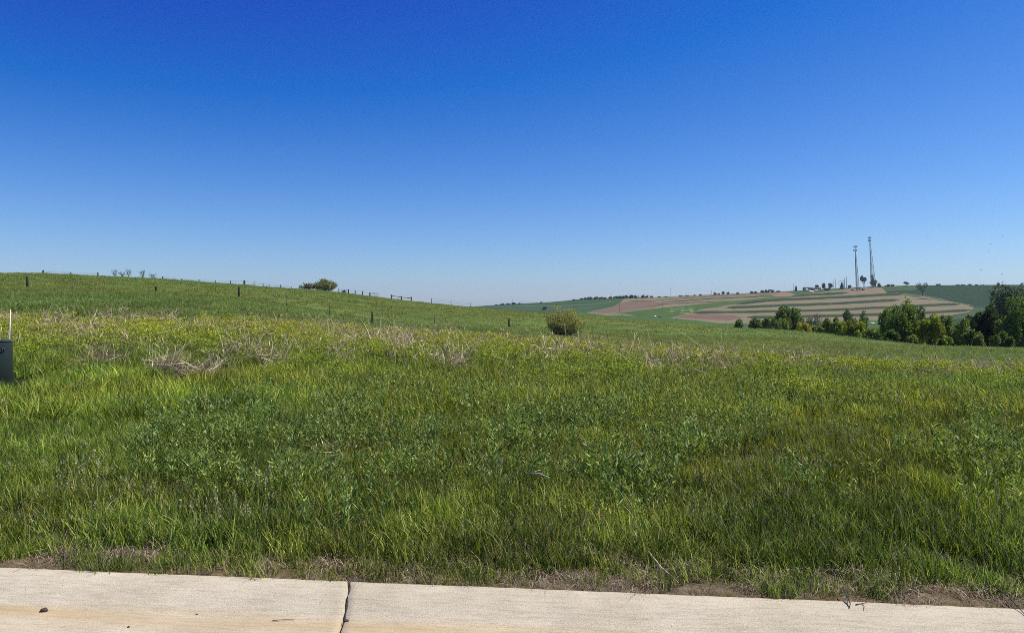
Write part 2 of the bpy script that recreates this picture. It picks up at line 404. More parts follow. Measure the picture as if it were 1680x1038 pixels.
# ------------------------------------------------------------------ plant prototypes (meshes only; instanced as ground cover)
def blades(rs, n, R, h0, h1, w, lean, curl, cols, weights=None, seg=3, droop=0.0, core=.6):
    """n tapering curved blades growing out of a disc"""
    r = R*rs.rand(n)**core; a = rs.rand(n)*2*np.pi
    bx = r*np.cos(a); by = r*np.sin(a)
    h = h0+(h1-h0)*rs.rand(n)**1.3; hd = rs.rand(n)*2*np.pi
    ln = lean*(.2+rs.rand(n)); cu = curl*rs.rand(n)
    face = hd+np.pi/2+(rs.rand(n)-.5)*1.5
    wd = w*(.6+.8*rs.rand(n))
    V = []; 
    for s in range(seg+1):
        t = s/seg
        d = h*(ln*t+cu*t*t); z = h*t*np.sqrt(np.maximum(.05, 1-.55*(ln*t+cu*t*t)**2))-droop*h*t**3
        cx = bx+d*np.cos(hd); cy = by+d*np.sin(hd); ww = wd*(1-t**1.6)*.5+wd*.04
        V.append(np.stack([cx-np.cos(face)*ww, cy-np.sin(face)*ww, z], 1)); V.append(np.stack([cx+np.cos(face)*ww, cy+np.sin(face)*ww, z], 1))
    V = np.stack(V, 1)                        # n,2(seg+1),3
    k_ = 2*(seg+1)
    base = np.arange(n)[:, None]*k_
    Fa = np.concatenate([base+np.array([[2*s, 2*s+1, 2*s+3, 2*s+2]]) for s in range(seg)], 0)
    ci = rs.choice(len(cols), n, p=weights); c = np.array(cols)[ci]*(.75+.5*rs.rand(n))[:, None]
    Cc = np.repeat(c[:, None, :], k_, 1)
    tt = np.repeat(np.linspace(0, 1, seg+1), 2)
    Cc = Cc*(1+.0*tt)[None, :, None]
    return V.reshape(-1, 3), Fa, Cc.reshape(-1, 3)
def leafcards(rs, P, D, L, W, cols, weights=None, fold=.0):
    """rhombic leaves at points P pointing along D"""
    n = len(P); D = D/np.linalg.norm(D, axis=1, keepdims=True)
    q = rs.randn(n, 3); S = np.cross(D, q); S /= np.linalg.norm(S, axis=1, keepdims=True)+1e-9
    L = (L*(.6+.8*rs.rand(n)))[:, None]; W = (W*(.6+.8*rs.rand(n)))[:, None]
    V = np.stack([P, P+D*L*.45+S*W*.5, P+D*L, P+D*L*.45-S*W*.5], 1).reshape(-1, 3)
    Fa = np.arange(n*4).reshape(-1, 4)
    ci = rs.choice(len(cols), n, p=weights); c = np.array(cols)[ci]*(.7+.6*rs.rand(n))[:, None]
    return V, Fa, np.repeat(c, 4, 0)
def merge(parts):
    b = 0; Vs = []; Fs = []; Cs = []
    for V, Fa, C_ in parts:
        Vs.append(V); Fs.append(Fa+b); Cs.append(C_); b += len(V)
    return np.concatenate(Vs), np.concatenate(Fs), np.concatenate(Cs)
def proto(name, parts, mat):
    V, Fa, C_ = merge(parts)
    return bpy.data.objects.new(name, mesh_np(name, V, Fa, mat, col=C_))
def weedplant(rs, nst, h, leafL, leafW, cols, stemcol, nleaf=16, spread=.12, top=None):
    parts = []
    for s in range(nst):
        a = rs.rand()*6.28; r = spread*rs.rand(); ln = .15+.35*rs.rand(); H = h*(.6+.5*rs.rand())
        base = np.array([r*math.cos(a), r*math.sin(a), 0]); tip = base+np.array([math.cos(a)*ln*H, math.sin(a)*ln*H, H])
        # stem as a thin blade
        w = np.array([-math.sin(a), math.cos(a), 0])*.004
        V = np.array([base-w, base+w, tip+w*.4, tip-w*.4]); parts.append((V, np.array([[0, 1, 2, 3]]), np.tile(stemcol, (4, 1))))
        t = .15+.85*rs.rand(nleaf); P = base+(tip-base)*t[:, None]
        th = rs.rand(nleaf)*6.28; D = np.stack([np.cos(th), np.sin(th), .5+1.1*rs.rand(nleaf)], 1)
        parts.append(leafcards(rs, P, D, leafL, leafW, cols))
        if top:
            tc, tn, tr, ts = top
            P = tip+rs.randn(tn, 3)*np.array([tr, tr, tr*.45]); D = rs.randn(tn, 3)+np.array([0, 0, .8])
            parts.append(leafcards(rs, P, D, ts, ts*.9, tc))
    return parts
def stalks(rs, n, R, h0, h1, w, lean, curl, cols, twigs=4):
    parts = [blades(rs, n, R, h0, h1, w, lean, curl, cols, seg=5)]
    V, Fa, C_ = parts[0]; Vn = V.reshape(n, 12, 3)
    for _ in range(twigs):
        i = rs.randint(0, n, n); s = rs.randint(2, 5, n)
        P = Vn[i, 2*s]; D = rs.randn(n, 3)*.6+np.array([0, 0, .8])
        parts.append(leafcards(rs, P, D, .16, w*1.2, cols))
    return parts

EXC = [(6, 13.1, .75), (163, 15.5, .5), (262, 15.2, .5), (330, 14.6, .65), (395, 17.5, .55), (448, 16.2, .35), (582, 21, .5), (740, 17.2, .5), (680, 22, .5), (1085, 17.5, .45), (1190, 18.5, .4), (535, 7.4, .2)]
def scatter(name, label, cat, protos, P, rz, tilt, scl, tint, rs):
    scl = np.asarray(scl, float).copy()
    if name in ('yellow_wildflowers', 'middle_meadow_grass', 'leafy_weeds', 'tall_grass'):
        for (p_, y_, r_) in EXC:
            d = ((P[:, 0]-xat(p_, y_))/r_)**2+((P[:, 1]-(y_-.5*r_))/(r_*2.4))**2
            scl *= np.where(d < 1, .35, 1.0)
    me = bpy.data.meshes.new(name+'_points'); n = len(P)
    me.vertices.add(n); me.vertices.foreach_set('co', np.asarray(P, np.float32).ravel())
    a = me.attributes.new('rot', 'FLOAT_VECTOR', 'POINT'); r = np.zeros((n, 3), np.float32); r[:, 0] = tilt*rs.randn(n); r[:, 1] = tilt*rs.randn(n); r[:, 2] = rz
    a.data.foreach_set('vector', r.ravel())
    a = me.attributes.new('scl', 'FLOAT', 'POINT'); a.data.foreach_set('value', np.asarray(scl, np.float32))
    a = me.attributes.new('tint', 'FLOAT_COLOR', 'POINT'); c = np.ones((n, 4), np.float32); c[:, :3] = tint; a.data.foreach_set('color', c.ravel())
    a = me.attributes.new('pick', 'INT', 'POINT'); a.data.foreach_set('value', rs.randint(0, len(protos), n).astype(np.int32))
    ob = link(bpy.data.objects.new(name, me)); tag(ob, label, cat, kind='stuff')
    g = bpy.data.node_groups.new(name, 'GeometryNodeTree')
    g.interface.new_socket('Geometry', in_out='INPUT', socket_type='NodeSocketGeometry'); g.interface.new_socket('Geometry', in_out='OUTPUT', socket_type='NodeSocketGeometry')
    gi = g.nodes.new('NodeGroupInput'); go = g.nodes.new('NodeGroupOutput')
    iop = g.nodes.new('GeometryNodeInstanceOnPoints'); jn = g.nodes.new('GeometryNodeJoinGeometry')
    for p in protos:
        oi = g.nodes.new('GeometryNodeObjectInfo'); oi.inputs['Object'].default_value = p; oi.inputs['As Instance'].default_value = False
        ti = g.nodes.new('GeometryNodeGeometryToInstance'); g.links.new(oi.outputs['Geometry'], ti.inputs[0]); g.links.new(ti.outputs[0], jn.inputs[0])
        me.materials.append(p.data.materials[0]) if p.data.materials[0].name not in me.materials else None
    def na(nm, dt):
        q = g.nodes.new('GeometryNodeInputNamedAttribute'); q.data_type = dt; q.inputs['Name'].default_value = nm; return q.outputs[0]
    g.links.new(gi.outputs[0], iop.inputs['Points']); g.links.new(jn.outputs[0], iop.inputs['Instance'])
    iop.inputs['Pick Instance'].default_value = True
    g.links.new(na('pick', 'INT'), iop.inputs['Instance Index']); g.links.new(na('scl', 'FLOAT'), iop.inputs['Scale'])
    er = g.nodes.new('FunctionNodeEulerToRotation'); g.links.new(na('rot', 'FLOAT_VECTOR'), er.inputs[0]); g.links.new(er.outputs[0], iop.inputs['Rotation'])
    g.links.new(iop.outputs[0], go.inputs[0])
    md = ob.modifiers.new('scatter', 'NODES'); md.node_group = g
    return ob
def spread(rs, Y0, Y1, dens, p0=-320, p1=2000):
    area = (p1-p0)/F*(Y1*Y1-Y0*Y0)/2; n = int(area*dens)
    y = np.sqrt(Y0*Y0+(Y1*Y1-Y0*Y0)*rs.rand(n)); px = p0+(p1-p0)*rs.rand(n); x = xat(px, y)
    return x, y, px
def ridge_at(px): return np.interp(px, PXC, RID)
def place(x, y, dz=0.0): return np.stack([x, y, ground(x, y)+dz], 1)
def blob(px, row, cx, cy, rx, ry): return np.exp(-(((px-cx)/rx)**2+((row-cy)/ry)**2))

GR = [(.16, .245, .03), (.23, .32, .045), (.045, .09, .018), (.42, .48, .15), (.50, .43, .24)]
GW = [.29, .23, .31, .13, .04]
def tint_for(x, y, rs, amt=.18):
    n = len(x); px = 840+F*x/y
    row = HR+F*(ZC-ground(x, y)-.1)/y
    a = fbm(x/1.3, y/1.3, 61); b = fbm(x/4.5, y/4.5, 71); 
    t = np.ones((n, 3))
    t *= ((.86+.26*sstep(.3, .7, a))*(.78+.44*sstep(.3, .7, fbm(x/.35, y/.5, 67, 2))))[:, None]*np.array([1.04, 1.04, 1.0])
    t *= lerp3((.90, 1.0, .95), (1.10, 1.02, .85), sstep(.3, .7, b))
    yg = np.clip(blob(px, row, 100, 700, 260, 110)+blob(px, row, 330, 640, 160, 40)*.7, 0, 1)
    t *= lerp3((1, 1, 1), (1.14, 1.10, .88), yg)
    ol = np.clip(blob(px, row, 1520, 800, 300, 110), 0, 1); t *= lerp3((1, 1, 1), (.92, .88, .62), ol)
    t *= (1+amt*rs.randn(n)).clip(.5, 1.6)[:, None]
    return t
rs = RS(11)
# --- near turf
pr_turf = [proto('turf', [blades(rs, 140, .17, .06, .18, .0062, .36, .6, GR, GW)], M_GRASS) for _ in range(6)]
x, y, px = spread(rs, 3.4, 10.5, 46, -1100, 2900)
keep = (vcurb(x, y) > -.012+.10*fbm(x*1.2, y*1.2, 7)+.17*sstep(700, 1400, px)*fbm(x*.8, y*2, 8)) ; x, y = x[keep], y[keep]
bare = fbm(x/.8, y/.5, 15); keep = rs.rand(len(x)) > .6*sstep(.62, .75, bare); x, y = x[keep], y[keep]
nz = fbm(x/1.7, y/1.7, 77); s = (.5+.38*sstep(.05, .7, vcurb(x, y)))*(.95+.3*nz)*(.8+.4*rs.rand(len(x)))*1.12
TF = tint_for(x, y, rs)*np.array([1.0, .93, .93])
scatter('meadow_grass', 'green spring grass growing behind the kerb', 'grass', pr_turf, place(x, y, -.01), rs.rand(len(x))*6.28, .12, s, TF, rs)
# --- taller upright grass tufts, near and middle
pr_tall = [proto('tall_grass', [blades(rs, 50, .13, .2, .36, .0075, .22, .4, GR, GW, seg=4)], M_GRASS) for _ in range(5)]
x, y, px = spread(rs, 4.5, 13, 16, -700, 2500); keep = (vcurb(x, y) > .12+.2*rs.rand(len(x))) & (rs.rand(len(x)) < .15+.6*sstep(.42, .66, fbm(x/.6, y/.8, 91))); x, y = x[keep], y[keep]
pxk = 840+F*x/y
scatter('tall_grass', 'taller grass tufts standing in the near meadow', 'grass', pr_tall, place(x, y, -.02), rs.rand(len(x))*6.28, .1, (.45+.45*rs.rand(len(x)))*(.65+.35*sstep(.1, 1.5, vcurb(x, y))), tint_for(x, y, rs)*np.array([.97, .95, .97]), rs)
# --- middle meadow
pr_mid = [proto('mid_grass', [blades(rs, 110, .28, .16, .34, .0105, .34, .6, GR, GW)], M_GRASS) for _ in range(5)]
x, y, px = spread(rs, 9.5, 29, 13, -500, 2200)
scatter('middle_meadow_grass', 'rough green grass in the middle of the meadow', 'grass', pr_mid, place(x, y, -.02), rs.rand(len(x))*6.28, .12, .7+.6*rs.rand(len(x)), tint_for(x, y, rs)*np.array([1.18, 1.10, 1.0]), rs)
# --- pasture beyond the crest
PGR = [(.20, .265, .07), (.25, .31, .095), (.13, .19, .045), (.33, .36, .16), (.42, .39, .25)]; PGW = [.42, .33, .2, .05, .0]
pr_p1 = [proto('pasture_grass', [blades(rs, 100, .55, .10, .28, .022, .5, .8, PGR, PGW)], M_GRASS) for _ in range(4)]
x, y, px = spread(rs, 28, 80, 2.6, -250, 1950)
nn = fbm(x/7, y/9, 101)
tt = np.ones((len(x), 3))*(.72+.55*nn)[:, None]*lerp3((.9, 1, .9), (1.15, 1.02, .95), sstep(.3, .7, fbm(x/15, y/20, 103)))*(1+.15*rs.randn(len(x)))[:, None]
scatter('pasture_grass', 'pasture grass on the slope behind the yellow weeds', 'grass', pr_p1, place(x, y, -.03), rs.rand(len(x))*6.28, .1, .7+.6*rs.rand(len(x)), tt, rs)
pr_p2 = [proto('far_pasture_grass', [blades(rs, 100, 1.3, .08, .22, .05, .5, .8, PGR, PGW)], M_GRASS) for _ in range(4)]
x, y, px = spread(rs, 78, 200, .42, -120, 1800); keep = y < ridge_at(px)+12; x, y = x[keep], y[keep]
nn = fbm(x/12, y/16, 111)
tt = np.ones((len(x), 3))*(.72+.5*nn)[:, None]*lerp3((.9, 1, .95), (1.12, 1.0, .85), sstep(.3, .7, fbm(x/25, y/40, 113)))*(1+.13*rs.randn(len(x)))[:, None]
scatter('ridge_pasture_grass', 'far pasture grass up to the ridge line', 'grass', pr_p2, place(x, y, -.03), rs.rand(len(x))*6.28, .06, .7+.5*rs.rand(len(x)), tt, rs)
# --- leafy blue green weeds in clumps
LC = [(.155, .25, .045), (.26, .36, .085), (.05, .10, .025), (.48, .54, .22)]
pr_weed = [proto('leafy_weed', weedplant(rs, 10, .34, .046, .0095, LC, (.12, .18, .05), 28, .17), M_LEAF) for _ in range(5)]
x, y, px = spread(rs, 4.8, 26, 18)
row = HR+F*(ZC-ground(x, y)-.15)/y
w = (1.0*blob(px, row, 340, 735, 110, 60)+1.1*blob(px, row, 720, 690, 210, 55)+.8*blob(px, row, 560, 750, 120, 40)+.9*blob(px, row, 1000, 740, 140, 70)+.8*blob(px, row, 1640, 720, 90, 50)+.7*blob(px, row, 1280, 720, 150, 70)+.5*blob(px, row, 1520, 840, 120, 40)+.5*blob(px, row, 900, 650, 300, 40)+.35*blob(px, row, 1300, 640, 250, 40))
w = w*sstep(.40, .62, fbm(x/.5, y/.7, 121))*1.35+.10*sstep(.5, .7, fbm(x, y, 122))
keep = rs.rand(len(x)) < w; x, y = x[keep], y[keep]
tt = lerp3((.85, .95, .95), (1.2, 1.1, .8), rs.rand(len(x)))*(.8+.45*rs.rand(len(x)))[:, None]
scatter('leafy_weeds', 'clumps of leafy blue green weeds in the meadow', 'weeds', pr_weed, place(x, y, -.02), rs.rand(len(x))*6.28, .1, .6+.6*rs.rand(len(x)), tt, rs)
# --- yellow flowering spurge
YC = [(.55, .54, .06), (.38, .45, .06), (.72, .66, .10), (.22, .31, .04)]; SG = [(.16, .23, .04), (.24, .30, .06), (.08, .13, .025)]
pr_sp = [proto('yellow_wildflower', weedplant(rs, 8, .45, .035, .011, SG, (.12, .15, .04), 16, .14, (YC, 22, .032, .024)), M_PETAL) for _ in range(5)]
x, y, px = spread(rs, 9, 31, 16)
edge = np.interp(px, [0, 400, 600, 840, 1200, 1680], [16.5, 17.5, 18, 17.5, 18, 18])
n1 = fbm(x/1.9, y/1.9, 131); n2 = fbm(px/90, y/6, 137)
w = sstep(edge-4.5, edge+5.5, y)*sstep(31, 27, y)*(.15+.9*sstep(.40, .62, n2*.5+n1*.5))
w = np.maximum(w, .10*sstep(.5, .66, n1)*sstep(9, 13, y))
w = np.maximum(w, .7*np.exp(-(((x-4)/3.2)**2+((y-14)/2.5)**2))*sstep(.45, .6, n1))
keep = rs.rand(len(x)) < w*.84; x, y = x[keep], y[keep]
tt = lerp3((.75, .9, .8), (1.15, 1.08, 1.0), sstep(14, 24, y)*(.3+.7*rs.rand(len(x))))*(.85+.3*rs.rand(len(x)))[:, None]
scatter('yellow_wildflowers', 'band of yellow flowering weeds across the meadow crest', 'wildflowers', pr_sp, place(x, y, -.02), rs.rand(len(x))*6.28, .1, .65+.55*rs.rand(len(x)), tt, rs)
# --- dry standing stalks
SC = [(.60, .50, .29), (.74, .65, .40), (.42, .33, .19), (.28, .20, .12)]
pr_st = [proto('dry_stalks', stalks(rs, 8, .25, .4, .95, .014, .5, .9, SC), M_STRAW) for _ in range(6)]
x, y, px = spread(rs, 13, 31, 7)
n1 = fbm(x/1.6, y/1.6, 141)
w = sstep(15, 20, y)*(.16+.8*sstep(.45, .62, n1))*(1-.35*sstep(900, 1300, px)) + .02
keep = rs.rand(len(x)) < w; x, y = x[keep], y[keep]
scatter('dry_stalks', 'dry straw coloured stalks standing among the yellow weeds', 'dry stalks', pr_st, place(x, y, -.03), rs.rand(len(x))*6.28, .18, .55+.65*rs.rand(len(x))**2, np.ones((len(x), 3))*(.8+.5*rs.rand(len(x)))[:, None], rs)
# --- a few long single stems arching over the rest
pr_ls = [proto('long_stem', [blades(rs, 3, .12, .95, 1.5, .013, .4, .9, [(.66, .60, .40), (.52, .50, .30), (.75, .69, .50)], seg=7)], M_STRAW) for _ in range(7)]
x, y, px = spread(rs, 14, 27, .55); keep = rs.rand(len(x)) < sstep(14, 19, y)*sstep(.35, .6, fbm(x/3, y/3, 161)); x, y = x[keep], y[keep]
scatter('long_dry_stems', 'long pale stems arching above the yellow weeds', 'dry stalks', pr_ls, place(x, y, -.03), rs.rand(len(x))*6.28, .1, .6+.45*rs.rand(len(x)), np.ones((len(x), 3)), rs)
# --- straw litter along the kerb and in bare patches
TH = [(.42, .33, .23), (.58, .49, .35), (.27, .20, .14), (.13, .09, .065)]
pr_th = [proto('dry_litter', [blades(rs, 70, .16, .05, .17, .004, 1.5, .9, TH, droop=.15)], M_STRAW) for _ in range(5)]
x, y, px = spread(rs, 3.4, 12, 110, -900, 2700)
v = vcurb(x, y); w = sstep(.38+.2*sstep(800, 1500, px), .02, v)*(v > -.02)*(.7+.5*sstep(.4, .6, fbm(x, y, 151))) + .5*sstep(.60, .72, fbm(x/.9, y/.55, 15))*(v > 0) + (.05+.3*sstep(.6, .7, fbm(x/.5, y/.5, 171)))*(v > 0)
w += 1.1*(v > 0)*np.exp(-(((x-1.1)/.75)**2+((y-5.2)/.16)**2))
keep = rs.rand(len(x)) < w; x, y = x[keep], y[keep]
s = (.35+.55*rs.rand(len(x)))*(.45+.55*sstep(0, .25, vcurb(x, y)))
scatter('dry_litter', 'flattened dry grass litter along the kerb edge', 'dry grass', pr_th, place(x, y, .004), rs.rand(len(x))*6.28, .08, s, np.ones((len(x), 3))*(.7+.5*rs.rand(len(x)))[:, None], rs)
# --- pale grass seed heads
def seedheads(rs, n):
    parts = [blades(rs, n, .16, .22, .36, .004, .25, .3, [(.2, .24, .1)], seg=4)]
    V = parts[0][0].reshape(n, 10, 3); tip = V[:, 8]
    for _ in range(14):
        P = tip-np.array([0, 0, 1])*rs.rand(n, 1)*.05+rs.randn(n, 3)*.002; D = rs.randn(n, 3)*.35+np.array([0, 0, 1])
        parts.append(leafcards(rs, P, D, .014, .006, [(.48, .46, .26), (.55, .52, .30)]))
    return parts
pr_sh = [proto('seed_heads', seedheads(rs, 9), M_STRAW) for _ in range(4)]
x, y, px = spread(rs, 4.8, 14, 14); row = HR+F*(ZC-ground(x, y)-.2)/y
w = .5*blob(px, row, 160, 800, 90, 30)+.7*blob(px, row, 810, 810, 40, 60)+.35*blob(px, row, 380, 840, 120, 50)+.3*blob(px, row, 1250, 780, 200, 60)+.035
keep = rs.rand(len(x)) < w; x, y = x[keep], y[keep]
scatter('grass_seed_heads', 'pale grass seed heads above the near turf', 'grass', pr_sh, place(x, y, -.02), rs.rand(len(x))*6.28, .1, .7+.5*rs.rand(len(x)), np.ones((len(x), 3)), rs)

# ------------------------------------------------------------------ dead weed clumps (things)
def dead_clump(px, row, Y, w, h, lean, n, label, dark=.3, seed=1, arch=.9):
    rs = RS(seed); x = xat(px, Y); z = gz(x, Y)
    cols = [(.68, .58, .36), (.48, .38, .23), (.82, .74, .50), (.15, .10, .07)]; wt = np.array([.34, .26, .2, dark]); wt /= wt.sum()
    parts = []
    V, Fa, C_ = blades(rs, int(n*1.6), w/2, h*.6, h*1.7, .011, .65, arch, cols, wt, seg=5, core=.8)
    V = V.copy(); V[:, 0] += lean*V[:, 2]; V[:, 1] *= .6; parts.append((V, Fa, C_))
    m_ = int(n*1.8); P = rs.randn(m_, 3)*np.array([w*.25, w*.14, h*.16])+np.array([lean*h*.3, 0, h*.28]); P[:, 2] = np.abs(P[:, 2])
    D = rs.randn(m_, 3)*np.array([1, 1, .35]); parts.append(leafcards(rs, P, D, .40, .011, cols, wt))
    Vv, Ff, Cc = merge(parts)
    o = link(bpy.data.objects.new('dry_weed_clump', mesh_np('dry_weed_clump', Vv, Ff, M_DRY, col=Cc))); o.location = (x, Y, z-.02)
    tag(o, label, 'dead weeds', 'dead weed clumps in the meadow')
dead_clump(163, 600, 15.5, .95, .55, .12, 130, 'dark tangled heap of dead weeds nearest the green pedestal', .7, 1)
dead_clump(262, 605, 15.2, .9, .5, .8, 90, 'pale dead stems all leaning over to the right beside the dark tangled heap', .15, 2, .8)
dead_clump(318, 612, 14.6, 1.0, .36, 1.3, 80, 'low flattened fan of pale dead stems at the right end of the dead weeds', .2, 3, .9)
dead_clump(395, 588, 17.5, 1.1, .62, .1, 90, 'brown upright dead weeds right of the flattened fan of stems', .4, 4)
dead_clump(448, 600, 16.2, .6, .45, .1, 60, 'small dark dead tuft below the brown upright weeds', .6, 5)
dead_clump(582, 568, 21, 1.1, .62, .1, 90, 'reddish brown dead brush in the yellow band left of centre', .35, 6)
dead_clump(740, 600, 17.2, .9, .75, .15, 46, 'open spray of pale dead branches near the middle of the meadow', .1, 7, .7)
dead_clump(680, 565, 22, 1.1, .6, .1, 80, 'brown dead brush at the crest just left of the pale branching spray', .35, 8)
dead_clump(1085, 605, 17.5, .9, .62, -.1, 50, 'dead stalk cluster right of the lone olive bush, in the yellow band', .3, 9, .8)
dead_clump(1190, 600, 18.5, .7, .85, -.3, 30, 'tall thin pale stalks leaning left in the right half of the meadow', .05, 10, .6)
dead_clump(1475, 615, 19.5, .5, .42, .1, 26, 'short white dead stems below the tall tree of the right grove', .05, 11)
dead_clump(1655, 625, 18.5, .7, .45, .1, 60, 'grey dead tuft at the right end of the meadow', .3, 12)
dead_clump(535, 762, 7.4, .42, .16, .2, 60, 'small grey brown dead patch low in the near grass', .4, 13, 1.2)

# ------------------------------------------------------------------ trees and bushes
def crown_mesh(rs, w, h, z0, n, leaf, cols, lobes=14, spiky=0.0, wts=None, fill=.55, squash=1.0):
    """leaf cards clustered into lobes inside a w x h crown that starts at z0"""
    cs = []; 
    for i in range(lobes):
        d = rs.randn(3); d /= np.linalg.norm(d); r = rs.rand()**.4*.80
        c = np.array([d[0]*w/2*r, d[1]*w/2*r*squash, z0+h/2+d[2]*h/2*r])
        rad = (w+h)/4*(.20+.22*rs.rand())
        cs.append((c, np.array([rad, rad*squash, rad*(1+spiky)])*(1 if not spiky else np.array([.62, .62, 1]))))
    Ps = []; Ds = []; tone = []
    sz = np.array([c[1][0]**2 for c in cs]); sz = sz/sz.sum()
    for (c, rad), q in zip(cs, sz):
        m_ = int(n*q)+4; d = rs.randn(m_, 3); d /= np.linalg.norm(d, axis=1, keepdims=True)
        rr = (fill*.7+(1-fill*.7)*rs.rand(m_))**.6*(.8+.35*vnoise(d[:, 0]*3+c[0], d[:, 2]*3+c[2], 5)); P = c+d*rad*rr[:, None]
        Ps.append(P); D = d+rs.randn(m_, 3)*.8; D[:, 2] += spiky*1.5; Ds.append(D); tone.append(np.full(m_, .65+.7*rs.rand()))
    P = np.concatenate(Ps); D = np.concatenate(Ds); T = np.concatenate(tone)
    ok = P[:, 2] > .05
    P, D, T = P[ok], D[ok], T[ok]
    V, Fa, C_ = leafcards(rs, P, D, leaf, leaf*.62, cols, wts)
    return V, Fa, C_*np.repeat(T, 4)[:, None], cs
def branches(rs, cs, base_r, z0, nst=1, spread_=.0, mb=None):
    mb = mb or MB()
    for s in range(nst):
        a = rs.rand()*6.28; bx, by = spread_*math.cos(a)*rs.rand(), spread_*math.sin(a)*rs.rand()
        top = Vector((bx*2.0, by*2.0, z0))
        if nst == 1: mb.tube([(bx, by, -.3), (bx*1.2, by*1.2, z0*.5), top], [base_r*1.2, base_r, base_r*.8], 7)
        for i, (c, rad) in enumerate(cs):
            if nst > 1 and i % nst != s: continue
            c = Vector(c.tolist() if hasattr(c, 'tolist') else c); st = top if nst == 1 else Vector((bx, by, -.1))
            mid = st.lerp(c, .5)+Vector((0, 0, -.04*c.z))
            mb.tube([st, mid, c, c+Vector((rs.randn()*rad[0]*.5, rs.randn()*rad[1]*.5, rad[2]*.6))], [base_r*.5, base_r*.32, base_r*.2, base_r*.08], 4)
    return mb
def tree(name, cat, px, Y, top, wpx, label, cols, n=5000, leaf=.3, lobes=16, spiky=0, clear=.16, group=None, seed=0, fill=.5, nst=1, basez=None, hz=None, bark=None, squash=1.0):
    rs = RS(seed+1000); x = xat(px, Y); lobes = int(lobes*1.7); n = int(n*1.25); wpx *= 1.22; leaf *= 1.15
    z = gz(x, Y) if basez is None else basez
    H = zrow(top, Y)-z; w = wpx/F*Y
    t = empty(name, (x, Y, z), label, cat, group)
    V, Fa, C_, cs = crown_mesh(rs, w*.93, H*(1-clear)*.97, H*clear, n, leaf, cols, lobes, spiky, fill=fill, squash=squash)
    V[:, 2] -= max(0, V[:, 2].max()-H)*(V[:, 2] > H*.5)*0
    sc_ = H/V[:, 2].max(); V[:, 2] *= sc_
    link(bpy.data.objects.new('crown', mesh_np('crown', V, Fa, M_TREE, col=C_)), t)
    cs2 = [(np.array([c[0], c[1], c[2]*sc_]), r) for c, r in cs]
    branches(rs, cs2, max(.02, H*.018), H*clear*1.15, nst, w*.04).build('trunk', bark or M_BARK, t, smooth=True)
    return t
DG = [(.09, .155, .033), (.13, .205, .045), (.055, .10, .022), (.22, .29, .08)]
MG = [(.17, .26, .042), (.23, .32, .06), (.10, .17, .032), (.34, .40, .10)]
YG = [(.24, .30, .03), (.32, .36, .04), (.13, .20, .025), (.38, .39, .06)]
YE = [(.48, .43, .06), (.58, .50, .10), (.28, .30, .05)]
OL = [(.38, .44, .08), (.48, .51, .12), (.25, .31, .06), (.46, .40, .14)]
BG = [(.08, .125, .07), (.06, .098, .055), (.12, .17, .095)]
GV = 'trees of the grove in the right hand valley'
tree('broadleaf_tree', 'tree', 1299, 210, 498, 48, 'round dark tree left of the yellow bush, in front of the strip fields', DG, 6000, .5, 18, .1, .08, GV, 1)
tree('broadleaf_tree', 'tree', 1284, 206, 503, 22, 'slim crown in brighter green for the lit left side of the round dark tree', MG, 2200, .45, 9, .3, .08, GV, 2)  # brighter leaf colours paint the sunlit left edge of the round dark tree
tree('shrub', 'shrub', 1262, 205, 516, 26, 'low dark shrub just left of the slim bright crown', DG, 2200, .45, 9, 0, .02, GV, 3)
tree('shrub', 'shrub', 1240, 208, 519, 24, 'low dark rounded shrub, second from the left of the grove', DG, 1900, .45, 8, 0, .02, GV, 4)
tree('shrub', 'shrub', 1213, 215, 522, 13, 'small sparse dark shrub at the left end of the grove', DG, 900, .45, 6, 0, .05, GV, 5)
tree('flowering_bush', 'bush', 1322, 150, 527, 31, 'bright yellow bush below the round dark tree', YE, 3000, .26, 10, .1, .02, GV, 6)
tree('bare_shrub', 'shrub', 1341, 230, 513, 26, 'pale grey nearly leafless shrub behind the yellow bush', [(.2, .17, .13), (.15, .13, .1)], 800, .4, 9, .4, .05, GV, 7)
tree('bush', 'bush', 1352, 148, 518, 34, 'dark green bush right of the yellow bush', MG, 3600, .3, 12, .1, .02, GV, 8)
tree('bush', 'bush', 1376, 146, 519, 28, 'mid green bush between the dark green bush and the lime one', YG[:1]+MG, 3000, .3, 10, .1, .02, GV, 9)
tree('bush', 'bush', 1402, 140, 521, 44, 'round lime green bush left of the tall tree', YG, 5000, .28, 14, .1, .02, GV, 10)
tree('broadleaf_tree', 'tree', 1391, 190, 506, 19, 'small dark tree above the lime green bush, left of the cone shaped one', BG, 1500, .4, 7, .1, .1, GV, 11)
tree('conifer', 'tree', 1413, 186, 508, 18, 'small cone shaped dark evergreen above the lime green bush', DG, 1800, .4, 8, .5, .05, GV, 12)
tree('bush', 'bush', 1440, 132, 531, 34, 'low green bush at the left foot of the tall tree', MG, 3000, .26, 10, .2, .02, GV, 13)
tree('tall_tree', 'tree', 1482, 118, 485, 56, 'tall upright tree with a ragged pointed top, the tallest left of the big grove', MG[:3]+DG[:1], 10000, .26, 26, .7, .06, GV, 14, .35)
tree('broadleaf_tree', 'tree', 1506, 124, 499, 24, 'narrow tree on the right shoulder of the tall tree', BG+MG[:1], 2500, .26, 9, .5, .08, GV, 15)
tree('broadleaf_tree', 'tree', 1452, 122, 503, 22, 'narrow tree on the left shoulder of the tall tree', MG, 2500, .26, 9, .6, .08, GV, 16)
tree('broadleaf_tree', 'tree', 1526, 103, 513, 40, 'yellow green tree right of the tall tree', YG, 5500, .24, 15, .3, .04, GV, 17)
